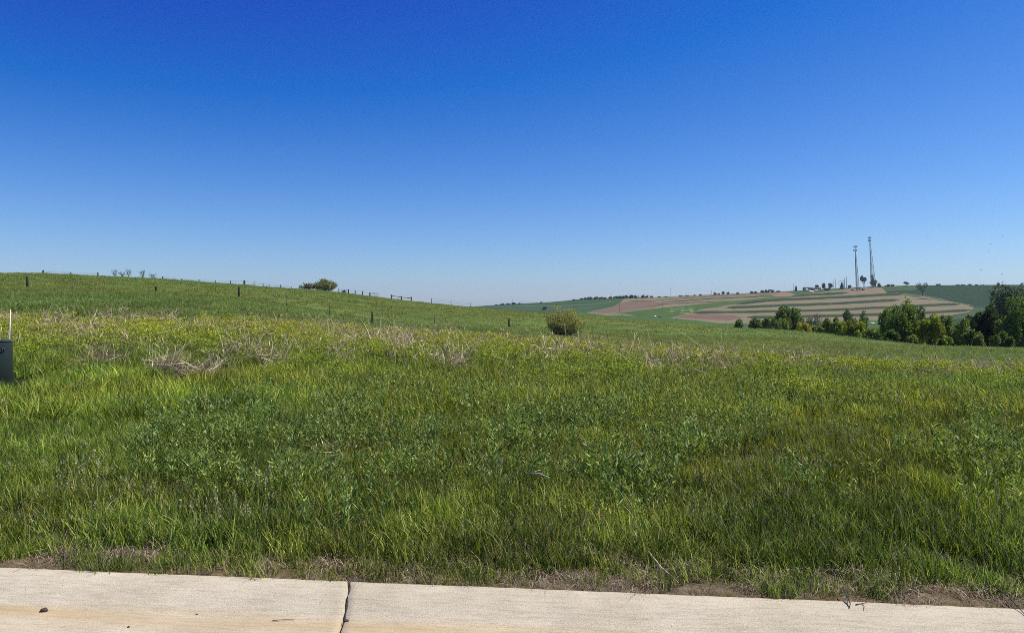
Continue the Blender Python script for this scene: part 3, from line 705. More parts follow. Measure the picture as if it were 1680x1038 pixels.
tree('broadleaf_tree', 'tree', 1556, 116, 515, 34, 'dark green tree right of the yellow green one', MG[:3]+DG[:1], 4500, .26, 13, .3, .06, GV, 18)
tree('bush', 'bush', 1580, 108, 520, 32, 'dull olive bush at the left foot of the darkest tree', OL[2:3]+MG, 3600, .24, 12, .1, .02, GV, 19)
tree('broadleaf_tree', 'tree', 1617, 112, 497, 54, 'darkest broad tree of the right hand grove, nearly black below', [(.045, .08, .022), (.065, .11, .03), (.03, .052, .015)], 8500, .28, 20, .1, .06, GV, 20)
tree('broadleaf_tree', 'tree', 1664, 106, 482, 70, 'large green tree cut off by the right edge of the photo', MG[:3]+DG[:2], 12000, .27, 24, .25, .08, GV, 21)
tree('broadleaf_tree', 'tree', 1655, 200, 460, 50, 'broad blue grey tree behind the large right edge tree, against the sky', BG, 6000, .5, 20, .0, .3, GV, 22)
tree('broadleaf_tree', 'tree', 1676, 205, 463, 26, 'blue grey tree crown touching the right edge against the sky', BG, 2500, .5, 9, .0, .3, GV, 23)
tree('broadleaf_tree', 'tree', 1730, 108, 490, 70, 'green tree just past the right edge of the photo', MG[:3]+DG[:2], 9000, .28, 20, .25, .08, GV, 24)

for i, (px, Yq, top, wp, cl, lb) in enumerate([(1428, 134, 537, 26, MG, 'low bush in the gap just left of the tall tree, lower than its neighbours'), (1462, 112, 538, 30, DG, 'dark undergrowth bush at the left side of the foot of the tall tree'), (1503, 108, 545, 30, MG, 'undergrowth bush between the tall tree and the yellow green tree'),
        (1549, 104, 548, 26, MG, 'undergrowth bush at the right foot of the yellow green tree'), (1597, 100, 538, 30, OL[2:3]+DG, 'undergrowth bush at the left foot of the nearly black tree'), (1640, 98, 540, 34, DG, 'undergrowth bush between the nearly black tree and the right edge tree'),
        (1540, 122, 519, 24, MG, 'mid green tree filling the gap right of the yellow green tree'), (1598, 116, 514, 30, MG, 'green tree behind the left side of the nearly black tree'), (1272, 200, 519, 24, DG, 'dark low bush overlapping the foot of the slim bright crown'), (1326, 225, 520, 22, BG, 'blue grey low shrub behind the yellow bush'), (1252, 214, 524, 18, MG, 'small mid green shrub between the two dark left shrubs'), (1389, 150, 524, 26, MG, 'mid green bush behind the left side of the lime green bush')]):
    tree('bush', 'bush', px, Yq, top, wp, lb, cl, 2200, .26, 9, .2, .0, GV, 80+i)
# lone olive bush with many stems
def stem_bush(px, Y, top, wpx, label, seed, cols, nst=46, leaf=.11, lrow=None, nl=70):
    rs = RS(seed); x = xat(px, Y); z = gz(x, Y)-.05; H = zrow(top, Y)-z; w = wpx/F*Y
    t = empty('bush', (x, Y, z), label, 'bush'); mb = MB(); Ps = []; Ds = []
    for i in range(nst):
        a = rs.rand()*6.28; e = rs.rand()**.6
        hx = w/2*e*math.cos(a); hy = w/2*e*math.sin(a); hz_ = H*(1-.5*e**2+.08*math.sin(a*3+seed))*(.72+.28*rs.rand())
        b0 = Vector((hx*.15, hy*.15, -.1)); m1 = Vector((hx*.75, hy*.75, hz_*.45)); tp = Vector((hx, hy, hz_))
        mb.cur = (1, 1, 1); mb.tube([b0, m1, tp], [.035, .02, .006], 4)
        for k_ in range(5):
            s = m1.lerp(tp, rs.rand()*.8)if k_ > 1 else b0.lerp(m1, .4+.6*rs.rand()); d = Vector((rs.randn()*.45, rs.randn()*.45, .45+.35*rs.rand()))*(w*.15)
            e_ = s+d
            e_.z = min(e_.z, H); mb.tube([s, s+d*.5+Vector((0, 0, .02)), e_], [.012, .009, .004], 3)
            q = nl//5; u = rs.rand(q, 1); Ps.append(np.array(s)+np.array(e_-s)*u+rs.randn(q, 3)*.10); Ds.append(rs.randn(q, 3)+np.array([0, 0, .8]))
    P = np.concatenate(Ps); D = np.concatenate(Ds)
    k2 = rs.rand(len(P)) < .25+.75*sstep(.1*H, .5*H, P[:, 2]); P, D = P[k2], D[k2]
    P[:, 2] = np.minimum(P[:, 2], H)
    V, Fa, C_ = leafcards(rs, P, D, leaf, leaf*.55, cols)
    mb.build('stems', M_STEMS, t); link(bpy.data.objects.new('foliage', mesh_np('foliage', V, Fa, M_TREE, col=C_)), t)
M_STEMS = simple('grey_stems', (.17, .13, .11), .9, var=.3)
stem_bush(925, 66, 498, 76, 'lone olive bush with bare grey stems on the near pasture slope', 5, OL, 105, .10, nl=120)
stem_bush(533, 172, 458.5, 44, 'larger rounded bush on the ridge line at the fence', 6, [(.22, .27, .08), (.15, .20, .05), (.32, .34, .13), (.22, .15, .09)], 60, .3, nl=75)
stem_bush(505, 171, 465.5, 30, 'smaller bush on the ridge line, left of the larger one', 7, [(.17, .18, .08), (.11, .14, .05), (.2, .17, .1)], 30, .28, nl=45)
# saplings standing on the ridge
def sapling(px, Y, top, label, seed, w=.5):
    rs = RS(seed); x = xat(px, Y); z = gz(x, Y); H = zrow(top, Y)-z
    t = empty('sapling', (x, Y, z), label, 'sapling', 'thin saplings on the ridge line'); mb = MB(); Ps = []
    for i in range(4):
        a = rs.rand()*6.28; tp = Vector((w*math.cos(a)*rs.rand(), w*math.sin(a)*rs.rand(), H*(.7+.3*rs.rand())))
        mb.tube([(0, 0, -.1), tp*.5+Vector((rs.randn()*.05, 0, 0)), tp], [.03, .022, .01], 4)
        for k_ in range(26): Ps.append(np.array(tp)*(.35+.65*rs.rand())+rs.randn(3)*.14)
    P = np.array(Ps); V, Fa, C_ = leafcards(rs, P, rs.randn(len(P), 3)+np.array([0, 0, .5]), .18, .1, BG)
    mb.build('stem', M_STEMS, t); link(bpy.data.objects.new('foliage', mesh_np('foliage', V, Fa, M_TREE, col=C_)), t)
for i, (px, top, lb, w) in enumerate([(189, 441.5, 'leafy sapling at the left end of the ridge saplings', .5), (200, 445.5, 'short sapling second from the left on the ridge', .6), (211.5, 441, 'thin tall sapling third from the left on the ridge', .35), (234.5, 443, 'forked sapling leaning right, fourth from the left on the ridge', .7), (252, 449, 'lowest sapling at the right end of the ridge row', .9)]):
    sapling(px, 130, top, lb, 60+i, w)
stem_bush(565, 180, 475.5, 8, 'tiny dark shrub beside the ridge fence, right of the two ridge bushes', 9, BG, 10, .25, nl=30)

# ------------------------------------------------------------------ far trees
FT = [(.04, .062, .035), (.055, .08, .042), (.03, .046, .028)]
def far_tree(px, base, top, wpx, label, seed, group='trees on the far skyline', shape='round', cols=FT, name='far_tree', n=None):
    rs = RS(seed+300); x, Y, z = far_pt(px, base); H = (base-top)/F*Y; w = wpx/F*Y
    t = empty(name, (x, Y, z-.5), label, 'tree', group)
    n = n or int(60+wpx*(base-top)*7)
    if shape == 'cone':
        P = rs.rand(n, 3); hgt = P[:, 0]; r = (1-hgt)**.8*w/2*np.sqrt(P[:, 1]); a = P[:, 2]*6.28
        P = np.stack([r*np.cos(a), r*np.sin(a), H*(.08+.92*hgt)], 1)
        V, Fa, C_ = leafcards(rs, P, rs.randn(n, 3), 1.6, 1.2, cols); cs = [(np.array([0, 0, H*.7]), np.array([.4, .4, 1]))]
    else:
        clear = .3 if shape == 'open' else .04
        V, Fa, C_, cs = crown_mesh(rs, w, H*(1-clear), H*clear, n, 1.5 if shape != 'open' else 1.2, cols, 7 if shape != 'open' else 9, fill=.4)
        V[:, 2] *= H/V[:, 2].max()
    link(bpy.data.objects.new('crown', mesh_np('crown', V, Fa, M_TREE, col=C_)), t)
    branches(rs, cs, max(.15, H*.03), H*.25).build('trunk', M_BARK, t)
def sk(px): return float(skyrow(px))+.6
FL = []
far = [(814, 2, 6), (824, 3.4, 9), (834, 3.0, 9), (843, 3.4, 9), (852, 2.6, 8), (888, 2.6, 4),
       (942, 2, 6), (953, 2.8, 9), (961, 3.6, 9), (969, 4.6, 10), (977, 4.6, 10), (985, 4.2, 9), (992, 3.2, 7), (1002, 4, 9), (1010, 4.6, 9), (1018, 5.2, 10), (1026, 6, 11), (1035, 6.2, 11), (1044, 5.4, 10), (1053, 6, 10), (1061, 4.6, 9), (1069, 3.6, 8), (1081, 2.2, 8), (1093, 1.8, 8), (1117, 2.4, 8), (1127, 2.2, 7), (1140, 2.2, 7), (1149, 2.6, 6),
       (1173, 5, 5), (1180, 3, 6), (1187, 5.4, 6), (1194, 4.4, 5), (1210, 2.8, 6), (1233, 4, 6), (1240, 3.8, 6), (1251, 4.6, 8), (1259, 5.6, 9), (1267, 4.8, 8), (1276, 3, 8),
       (1454, 2, 4), (1458, 4, 6), (1464, 4, 6), (1487, 8, 10), (1539, 3.6, 8), (1571, 2.2, 8), (1580, 2.4, 8), (1590, 3.2, 7), (1601, 2.2, 6), (1612, 1.8, 8)]
def far_label(px, h, w):
    place_ = ('low far skyline above the left green field' if px < 900 else 'long dark skyline treeline beside the brown field' if px < 1075 else 'low skyline row above the thin brown strips' if px < 1160 else
              'skyline cluster right of the skyline utility poles' if px < 1220 else 'skyline clump left of the dark farm shed' if px < 1290 else 'skyline row over the dark green field')
    return place_
import collections
cnt = collections.defaultdict(list)
for f in far: cnt[far_label(*f)].append(f)
ordn = ['first', 'second', 'third', 'fourth', 'fifth', 'sixth', 'seventh', 'eighth', 'ninth', 'tenth', 'eleventh', 'twelfth', 'thirteenth', 'fourteenth', 'fifteenth', 'sixteenth', 'seventeenth', 'eighteenth']
for kx, L in cnt.items():
    for i, (px, h, w) in enumerate(L):
        far_tree(px, sk(px), sk(px)-h-.3, w, f'{ordn[i]} tree from left in the {kx}', int(px), shape='open' if px == 1487 else 'round')
far_tree(893, 508, 501.5, 10, 'dark tree alone on the low far green field left of the olive bush', 1, None)
far_tree(1306, 477, 469, 3.4, 'narrow dark evergreen at the left end of the farm', 2, None, 'cone')
FG = 'trees around the far farm and substation'
far_tree(1341, 473.5, 464.8, 6, 'first tree behind the right end of the farm shed', 3, FG)
far_tree(1350, 473.8, 462.5, 8, 'taller grey green tree between the farm shed and the substation', 4, FG)
far_tree(1361, 473.5, 463, 8, 'flat topped tree left of the substation poles', 5, FG, cols=[(.07, .075, .06), (.05, .055, .045)])
far_tree(1356, 476, 471, 11, 'low dark shrub below the farm trees', 6, FG)
far_tree(1381, 474, 463.5, 6, 'dark egg shaped evergreen between the substation poles', 7, FG, 'cone')
far_tree(1394, 473, 466.5, 8, 'small tree right of the tall pale post', 8, FG)
far_tree(1417.5, 471.5, 450.5, 12, 'sparse tree with separate leaf clumps between the two towers', 9, None, 'open')
far_tree(1432, 471, 449.8, 14, 'dense dark tree at the foot of the taller tower', 10, None, n=1300)
far_tree(1442.5, 471, 463.3, 6, 'small round tree right of the tower foot tree', 11, None)
far_tree(1514, 486, 462.5, 27, 'broad tree with visible trunk alone in the dark green field', 12, None, 'open', n=900)

# ------------------------------------------------------------------ fences on the ridge and near pasture
def wood_post(px, Y, hgt, r, parent=None, name='fence_post', mat=None, label=None, group=None, lean=0.0, origin=None):
    x = xat(px, Y); z = gz(x, Y); mb = MB()
    rs = RS(int(px)); l = lean or rs.randn()*.02
    if mat is M_TPOST: 
        mb.box(-r, r, -r*.3, r*.3, -.3, hgt); mb.box(-r*.3, r*.3, -r*1.2, r*.3, -.3, hgt-.02)
    else:
        mb.tube([(0, 0, -.3), (l*.5, 0, hgt*.5), (l, 0, hgt-.03), (l, 0, hgt)], [r*1.05, r, r*.95, r*.8], 10)
    o = mb.build(name, mat or M_WOOD, parent, smooth=mat is None)
    if parent is None: o.location = (x, Y, z)
    else: o.location = Vector((x, Y, z))-Vector(parent.location)
    if label: tag(o, label, 'fence post', group)
    return o, Vector((x+l, Y, z+hgt))
GP = 'posts of the old fence across the near pasture'
for px, Y, h, r, lb, m_ in [(45, 73, 1.2, .11, 'thick dark wooden post high on the slope near the left edge', None), (256, 79, .62, .10, 'short dark stub post between the left edge post and the next tall post', None),
                    (392, 80, 1.15, .10, 'dark wooden post on the slope below the ridge fence, left of the ridge bushes', None), (611, 73, 1.25, .10, 'tall dark wooden post standing right above the yellow weeds left of centre', None),
                    (835, 84, 1.05, .10, 'dark wooden post left of the lone olive bush', None),
                    (118.5, 74, .8, .035, 'thin green steel post just right of the left edge post', M_TPOST), (187, 76, .5, .03, 'thin low steel post right of the first thin green one', M_TPOST),
                    (470.5, 76, 1.0, .03, 'thin steel post between the two tall middle wooden posts, nearer the left one', M_TPOST), (541, 74, 1.2, .035, 'thin steel post between the two tall middle wooden posts, nearer the right one', M_TPOST),
                    (713, 78, 1.2, .03, 'thin steel post between the tall central wooden post and the olive bush', M_TPOST)]:
    wood_post(px, Y, h, r, mat=m_, label=lb, group=GP)
def ridge_fence(posts, label, wires=4):
    px0, _, _, _ = posts[0]; Y = float(ridge_at(px0)); x = xat(px0, Y)
    t = empty('wire_fence', (x, Y, gz(x, Y)), label, 'fence'); tops = []
    for px, toprow, r, kind in posts:
        Y = float(ridge_at(px))+2; x_ = xat(px, Y); h = max(.35, zrow(toprow, Y)-gz(x_, Y))
        _, tp = wood_post(px, Y, h, r, parent=t, name='fence_post', mat=None if kind else M_TPOST); tops.append((tp, h))
    mb = MB()
    for (a, ha), (b, hb) in zip(tops[:-1], tops[1:]):
        for k_ in range(wires):
            f = (.08, .33, .6, .85)[k_]
            mb.tube([a-Vector((0, 0, ha*f))-Vector(t.location), b-Vector((0, 0, hb*f))-Vector(t.location)], .012, 3, False)
    mb.build('wire', M_GALV, t)
ridge_fence([(70.8, 443, .13, 1), (116.4, 446.5, .09, 1), (160.7, 447, .10, 1)], 'ridge fence of three short posts near the left edge, against the sky')
ridge_fence([(266.7, 453.5, .10, 1), (298.3, 457, .09, 1), (326.4, 458.6, .09, 1), (353.3, 459.5, .09, 1), (378.3, 460.3, .07, 1), (401, 459.7, .19, 1), (417, 461, .05, 0), (431.7, 464.5, .08, 1), (441.7, 466, .06, 0), (460.5, 467, .09, 1), (478, 469.5, .05, 0)], 'ridge fence of small posts between the saplings and the ridge bushes')
ridge_fence([(556, 473.5, .1, 1), (561, 475, .07, 1), (572, 474.3, .15, 1), (582.7, 475.7, .11, 1), (595, 477.3, .11, 1), (607, 479.6, .16, 1)], 'ridge fence running from the ridge bushes to the gate')
ridge_fence([(708, 489, .06, 1), (740, 492.5, .06, 0), (772.5, 496.8, .08, 1)], 'sparse thin fence on the falling ridge right of the rail fence')
# gate
xg0, Yg = xat(610, 187), 187.; xg1 = xat(622, 187); zg = gz(xg0, Yg)
t = empty('farm_gate', (xg0, Yg, zg), 'tubular steel farm gate on the ridge beside a dark post', 'gate')
L = xg1-xg0; mb = MB(); zt = zrow(480.3, Yg)-zg; zb = .15; dz = gz(xg1, Yg)-zg
for f in (0, 1): mb.tube([(0, 0, zb+(zt-zb)*f), (L, 0, zb+(zt-zb)*f+dz*.4)], .03, 5)
for f in (0, 1): mb.tube([(L*f, 0, zb), (L*f, 0, zt)], .03, 5)
mb.build('gate_frame', M_GALV, t)
mb = MB()
for f in (.2, .4, .6, .8): mb.tube([(0, 0, zb+(zt-zb)*f), (L, 0, zb+(zt-zb)*f+dz*.4)], .018, 5)
mb.tube([(L*.35, 0, zb), (L*.35, 0, zt)], .02, 4); mb.tube([(L*.7, 0, zb), (L*.7, 0, zt)], .02, 4)
mb.build('gate_bars', M_GALV, t)
# H braced rail fence
t = empty('rail_fence', (xat(642, 187), 187, gz(xat(642, 187), 187)), 'dark fence brace of three posts and one rail against the sky', 'fence')
tops = []
for px, tr in ((642, 483), (658.4, 485.5), (674.8, 487)):
    x_ = xat(px, 187); h = zrow(tr, 187)-gz(x_, 187); _, tp = wood_post(px, 187, h, .14, parent=t, name='fence_post'); tops.append(tp)
mb = MB(); base = Vector(t.location)
for a, b in zip(tops[:-1], tops[1:]): mb.tube([a-base-Vector((0, 0, .32)), b-base-Vector((0, 0, .28))], .075, 6)
mb.build('rail', M_WOOD, t)

# ------------------------------------------------------------------ telephone pedestal, marker stake
M_PED = simple('pedestal_paint', (.022, .038, .024), .5, var=.15, scale=12, bump=.1)
YP = 13.3; zp = gz(xat(0, YP), YP)
cx = xat(4, YP)
t = empty('utility_pedestal', (cx, YP, zp), 'dark green utility pedestal cut off by the left edge', 'pedestal', rz=math.radians(33))
mb = MB(); top_z = zrow(560, YP)-zp
mb.box(-.17, .17, -.14, .14, -.1, top_z, .018); o = mb.build('cover', M_PED, t)
bv = o.modifiers.new('bevel', 'BEVEL'); bv.width = .012; bv.segments = 2
mb = MB(); mb.box(-.160, .160, -.130, .130, top_z+.002, top_z+.035, .02); o = mb.build('cap', M_PED, t)
bv = o.modifiers.new('bevel', 'BEVEL'); bv.width = .01; bv.segments = 2
lz = zrow(573, YP)-zp; mb = MB()
ring = [(.034*math.cos(a), -.130, lz+.034*math.sin(a)) for a in np.linspace(0, 2*math.pi, 17)]
mb.tube(ring, .009, 5, False); mb.tube([(0, -.137, lz), (0, -.11, lz)], .016, 8)
mb.build('lock', M_DARKSTEEL, t)
mb = MB(); a0 = Vector((xat(13, 13.9), 13.9, gz(xat(13, 13.9), 13.9)-.1)); a1 = Vector((xat(17.3, 13.9), 13.9, zrow(507.5, 13.9)))
mb.tube([(0, 0, 0), (a1-a0)*.5, a1-a0], [.009, .009, .008], 8)
o = mb.build('marker_stake', simple('white_fibreglass', (.72, .70, .64), .5, var=.08)); o.location = a0
tag(o, 'thin white marker stake standing behind the green pedestal', 'stake')

# ------------------------------------------------------------------ litter on the kerb, road and in the grass
def rock(px, row, z, s, label, col, seed, group=None):
    rs = RS(seed); mb = MB(); nu, nv = 10, 7; vs = []; fs = []
    for j in range(nv+1):
        for i in range(nu):
            th = math.pi*j/nv; ph = 2*math.pi*i/nu
            d = np.array([math.sin(th)*math.cos(ph)*1.3, math.sin(th)*math.sin(ph), math.cos(th)*.62])
            k_ = .8+.4*vnoise(np.array([d[0]*1.7+seed]), np.array([d[1]*1.7+d[2]*2]), 3)[0]
            vs.append(d*s*k_)
    for j in range(nv):
        for i in range(nu): fs.append((j*nu+i, (j+1)*nu+i, (j+1)*nu+(i+1) % nu, j*nu+(i+1) % nu))
    mb.add(vs, fs); o = mb.build('stone', simple('stone_%d' % seed, col, .85, var=.3, scale=60, bump=.4), smooth=True)
    p = curb_pt(px, row, z); o.location = (p[0], p[1], z+s*.42)
    tag(o, label, 'stone', group)
rock(72, 1002, .0, .016, 'dark reddish stone lying on the concrete at the left', (.07, .04, .04), 31)
rock(323, 1008, .0, .0055, 'tiny dark pebble in the gutter stain left of centre', (.06, .05, .04), 32)
rock(211, 1028, .003, .005, 'tiny black pebble near the bottom edge right of the reddish stone', (.04, .035, .03), 33)
rock(438, 1006, .0, .006, 'small brown pebble in the gutter left of the kerb joint', (.12, .08, .05), 34)
rock(568, 1019, .0, .011, 'small dark clod lying in the kerb joint', (.06, .05, .04), 35)
def stick(pts, r, name, label, mat, cat='stick', side=()):
    mb = MB(); b = Vector(pts[0]); mb.tube([Vector(p)-b for p in pts], [r*(1-.6*i/(len(pts)-1)) for i in range(len(pts))], 6)
    for s in side: mb.tube([Vector(p)-b for p in s], [r*.6, r*.4, r*.2][:len(s)], 5)
    o = mb.build(name, mat, smooth=True); o.location = b; tag(o, label, cat)
M_TWIG = simple('pale_twig', (.5, .43, .33), .8, var=.2, scale=20); M_DTWIG = simple('dark_twig', (.05, .045, .04), .85, var=.3)
def gp(px, row, Y, dz): x = xat(px, Y); return (x, Y, gz(x, Y)+dz)
def cp(px, row, v=None):
    z = .08
    for _ in range(6):
        Yq = (ZC-z)*F/(row-HR); vv = vcurb(xat(px, Yq), Yq); z = float(np.interp(-vv, [-p[0] for p in PROF[1:]], [p[1] for p in PROF[1:]])) if vv > -.52 else .002
    return Vector((xat(px, Yq), Yq, z+.006))
stick([cp(447, 1019), cp(465, 1017.5), cp(484, 1017)], .0022, 'dry_twig', 'thin straw twig lying on the concrete left of the kerb joint', simple('straw_twig', (.2, .14, .07), .9))
stick([cp(1386, 984)+Vector((0, .02, .05)), cp(1392, 989)+Vector((0, 0, .02)), cp(1395, 994)+Vector((0, 0, .008)), cp(1393.5, 999)], .0045, 'plant_root', 'dark hooked root hanging over the kerb right of centre', M_DTWIG, side=[[cp(1388, 986)+Vector((0, 0, .03)), cp(1391, 991), cp(1391, 995)]])
stick([cp(1404, 992.8), cp(1412, 991.6), cp(1422, 989.5)], .003, 'dry_twig', 'small dark forked twig on the kerb beside the hooked root', M_DTWIG, side=[[cp(1415, 991.5), cp(1418, 996), cp(1417, 1003)]])
stick([cp(1636, 984)+Vector((0, .02, .06)), cp(1655, 990)+Vector((0, 0, .03)), cp(1668, 998)+Vector((0, 0, .01)), cp(1684, 1012)], .0045, 'plant_root', 'dark curved stem trailing onto the kerb at the right edge', M_DTWIG)
stick([gp(866, 0, 6.05, .15), gp(884, 0, 6.0, .17), gp(901, 0, 5.95, .15)], .009, 'dry_twig', 'pale dead stick lying in the near grass just right of centre', M_TWIG, side=[[gp(868, 0, 6.0, .16), gp(880, 0, 6.02, .185), gp(888, 0, 6.05, .19)]])
stick([gp(1064, 0, 4.35, .09), gp(1085, 0, 4.2, .05), gp(1105, 0, 4.1, .03), gp(1116, 0, 4.05, .01)], .006, 'dry_twig', 'pale dead stick at the turf edge just above the kerb, right of centre', M_TWIG)
stick([gp(1236, 0, 4.3, .06), gp(1246, 0, 4.28, .06), gp(1256, 0, 4.27, .05)], .005, 'dry_twig', 'short pale stick at the turf edge, right of the longer pale one', M_TWIG)
stick([gp(1120, 0, 13.5, .3), gp(1140, 0, 13.3, .42), gp(1162, 0, 13.2, .34)], .014, 'dead_branch', 'pale fallen branch resting on the weeds right of centre', M_TWIG, side=[[gp(1118, 0, 13.5, .32), gp(1128, 0, 13.4, .46), gp(1138, 0, 13.4, .52)]])

# ------------------------------------------------------------------ radio towers
def tower(px, base, top, lean_px, basew, label, Yoff=0, plats=((0, 6, 1),), mat=M_DARKSTEEL, dens=26):
    x, Y, z = far_pt(px, base); Y += Yoff; x = xat(px, Y); z = zrow(base, Y) if Yoff else z
    H = zrow(top, Y)-z
    t = empty('cell_tower', (x, Y, z), label, 'radio tower')
    bw = basew/F*Y; tl = lean_px/F*Y
    legs = [(-.5*bw, -.2*bw), (.5*bw, -.1*bw), (.1*bw, .65*bw)]
    tops = [(tl-.35, -.3), (tl+.35, -.3), (tl, .35)]
    def P(i, f): return Vector((legs[i][0]*(1-f)+tops[i][0]*f, legs[i][1]*(1-f)+tops[i][1]*f, H*f*.985))
    for i in range(3):
        mb = MB(); mb.tube([P(i, 0)-Vector((0, 0, 1)), P(i, .5), P(i, 1)], [.30, .26, .2], 6); mb.build('tower_leg', mat, t)
    mb = MB(); fs = (1-(1-np.linspace(0, 1, dens))**1.0)
    for a, b in zip(fs[:-1], fs[1:]):
        for i in range(3):
            j = (i+1) % 3
            mb.tube([P(i, a), P(j, b)], .085, 4, False); mb.tube([P(j, a), P(i, b)], .085, 4, False); mb.tube([P(i, b), P(j, b)], .085, 4, False)
    mb.build('lattice', mat, t)
    mb = MB(); mb.tube([(tl*.1+bw*.1, 0, 0), (tl*.55, 0, H*.5), (tl, 0, H*.97)], .22, 5); mb.build('cable_run', mat, t)
    for (off, wp, dark) in plats:
        zz = H-off/F*Y; wr = wp/2/F*Y; c = Vector((tl, 0, zz))
        mb = MB()
        rg = [c+Vector((wr*.75*math.cos(a), wr*.75*math.sin(a), 0)) for a in np.linspace(0, 2*math.pi, 13)]
        mb.tube(rg, .16, 4, False)
        for a in np.linspace(0, 2*math.pi, 7)[:-1]: mb.tube([c, c+Vector((wr*.75*math.cos(a), wr*.75*math.sin(a), 0))], .14, 4, False)
        mb.build('platform', mat, t)
        for s in range(9):
            a = 2*math.pi*s/9+.3; q = c+Vector((wr*math.cos(a), wr*math.sin(a), 0)); mb = MB()
            mb.box(q.x-.3, q.x+.3, q.y-.2, q.y+.2, zz-1.2, zz+1.4); mb.build('antenna_panel', M_DPANEL if (dark or s % 3) else M_PANEL, t)
    mb = MB(); mb.tube([(tl+.2, 0, H), (tl+.2, 0, H+2.5)], .08, 4); mb.build('lightning_rod', mat, t)
    return t
tower(1407, 477, 404, -4.2, 6.0, 'shorter darker lattice phone tower with two antenna rings, on the left', plats=((.6, 6, 1), (6.5, 5, 0)))
tower(1432.5, 470.3, 388.5, -6, 9, 'taller slimmer lattice phone tower with antennas at its tip, on the right', Yoff=20, plats=((1.5, 4.4, 0), (6, 4.4, 0)), mat=M_GALV, dens=30)
x, Y, z = far_pt(1407, 476)
for i, (px, w, hh, lb, mt) in enumerate([(1411.5, 2.2, 2.4, 'small white equipment cabinet at the foot of the shorter tower', M_PANEL), (1416, 3.6, 2.8, 'dark equipment hut right of the white cabinet by the shorter tower', M_DPANEL), (1399, 3.2, 1.5, 'low dark equipment box left of the shorter tower', M_DPANEL)]):
    x, Y, z = far_pt(px, 476); wm = w/F*Y
    t = empty('equipment_hut', (x, Y, z), lb, 'equipment hut')
    mb = MB(); mb.box(-wm/2, wm/2, -1.5, 1.5, -.5, hh); mb.build('wall', mt, t)
    mb = MB(); mb.box(-wm/2-.2, wm/2+.2, -1.7, 1.7, hh+.003, hh+.25, .1); mb.build('roof', M_DARKSTEEL, t)

# ------------------------------------------------------------------ farm, substation, poles, vehicles
M_ROOF = simple('shed_roof', (.30, .34, .27), .5, .2, var=.1, scale=.4); M_SHED = simple('shed_wall', (.03, .032, .04), .7, var=.2, scale=.5)
M_WHITE = simple('white_paint', (.8, .8, .78), .4, var=.04)
x, Y, z = far_pt(1332, 475); L = 26/F*Y
t = empty('machine_shed', (x, Y, z-.5), 'long low dark farm shed with pale roof on the far hill', 'shed')
mb = MB(); mb.box(-L/2, L/2, -6, 6, -1, 3.4)
mb.build('wall', M_SHED, t)
mb = MB(); mb.add([(-L/2-.4, -6.5, 3.41), (L/2+.4, -6.5, 3.41), (L/2+.4, 6.5, 3.41), (-L/2-.4, 6.5, 3.41), (-L/2-.4, 0, 5.2), (L/2+.4, 0, 5.2)], [(0, 1, 5, 4), (2, 3, 4, 5), (0, 4, 3), (1, 2, 5), (3, 2, 1, 0)])
mb.build('roof', M_ROOF, t)
for q in range(4):
    mb = MB(); a = -L/2+L*(.14+.22*q); mb.box(a, a+L*.12, -6.06, -6.003, -.3, 2.9); mb.build('shed_door', M_DARKSTEEL, t)
x, Y, z = far_pt(1318, 476)
t = empty('farm_garage', (x, Y-12, z-.3), 'small white building at the left end of the dark farm shed', 'building')
mb = MB(); mb.box(-2, 2, -2, 2, -.5, 2.6); mb.build('wall', M_WHITE, t)
mb = MB(); mb.add([(-2.2, -2.2, 2.605), (2.2, -2.2, 2.605), (2.2, 2.2, 2.605), (-2.2, 2.2, 2.605), (0, -2.2, 3.6), (0, 2.2, 3.6)], [(0, 4, 5, 3), (4, 1, 2, 5), (0, 1, 4), (2, 3, 5), (3, 2, 1, 0)])
mb.build('roof', M_PANEL, t)
# white gravel drive
def far_sheet(poly_l, poly_r, name, mat, lift=.25):
    mb = MB(); n = len(poly_l); vs = []
    for a, b in zip(poly_l, poly_r):
        for q in (a, b): p = far_pt(*q); vs.append((p[0], p[1], p[2]+lift))
    mb.add(vs, [(2*i, 2*i+1, 2*i+3, 2*i+2) for i in range(n-1)]); return mb.build(name, mat)
o = far_sheet([(1320, 475.2), (1328, 475.8), (1331, 476.8), (1337, 478.8)], [(1321, 475.9), (1327, 477), (1330, 478.2), (1334, 479.2)], 'gravel_drive', simple('white_gravel', (.62, .6, .54), .9, var=.1, scale=.5), .5)
tag(o, 'short pale gravel drive below the dark farm shed', 'driveway', kind='structure')
o = far_sheet([(1333, 477.2), (1340, 475.6), (1346, 474.8)], [(1333, 478), (1340, 476.3), (1346, 475.3)], 'gravel_drive', bpy.data.materials['white_gravel'], .55)
tag(o, 'pale gravel lane running up right from the farm drive', 'driveway', kind='structure')
def pole(px, base, top, label, arm=1, r=.2, name='utility_pole', cat='utility pole', group='utility poles across the far farmland', near=None, mat=None):
    if near is None: x, Y, z = far_pt(px, base)
    else: Y = near; x = xat(px, Y); z = zrow(base, Y)
    H = (base-top)/F*Y
    t = empty(name, (x, Y, z-.3), label, cat, group)
    mb = MB(); mb.tube([(0, 0, 0), (0, 0, H*.5), (0, 0, H+.3)], [r, r*.9, r*.7], 6); mb.build('pole', mat or M_WOOD, t)
    if arm:
        mb = MB(); mb.box(-1.1, 1.1, -.1, .1, H*.93, H*.93+.18)
        for q in (-1, 0, 1): mb.tube([(q, 0, H*.93+.18), (q, 0, H*.93+.45)], .07, 5)
        mb.build('crossarm', mat or M_WOOD, t)
    return t
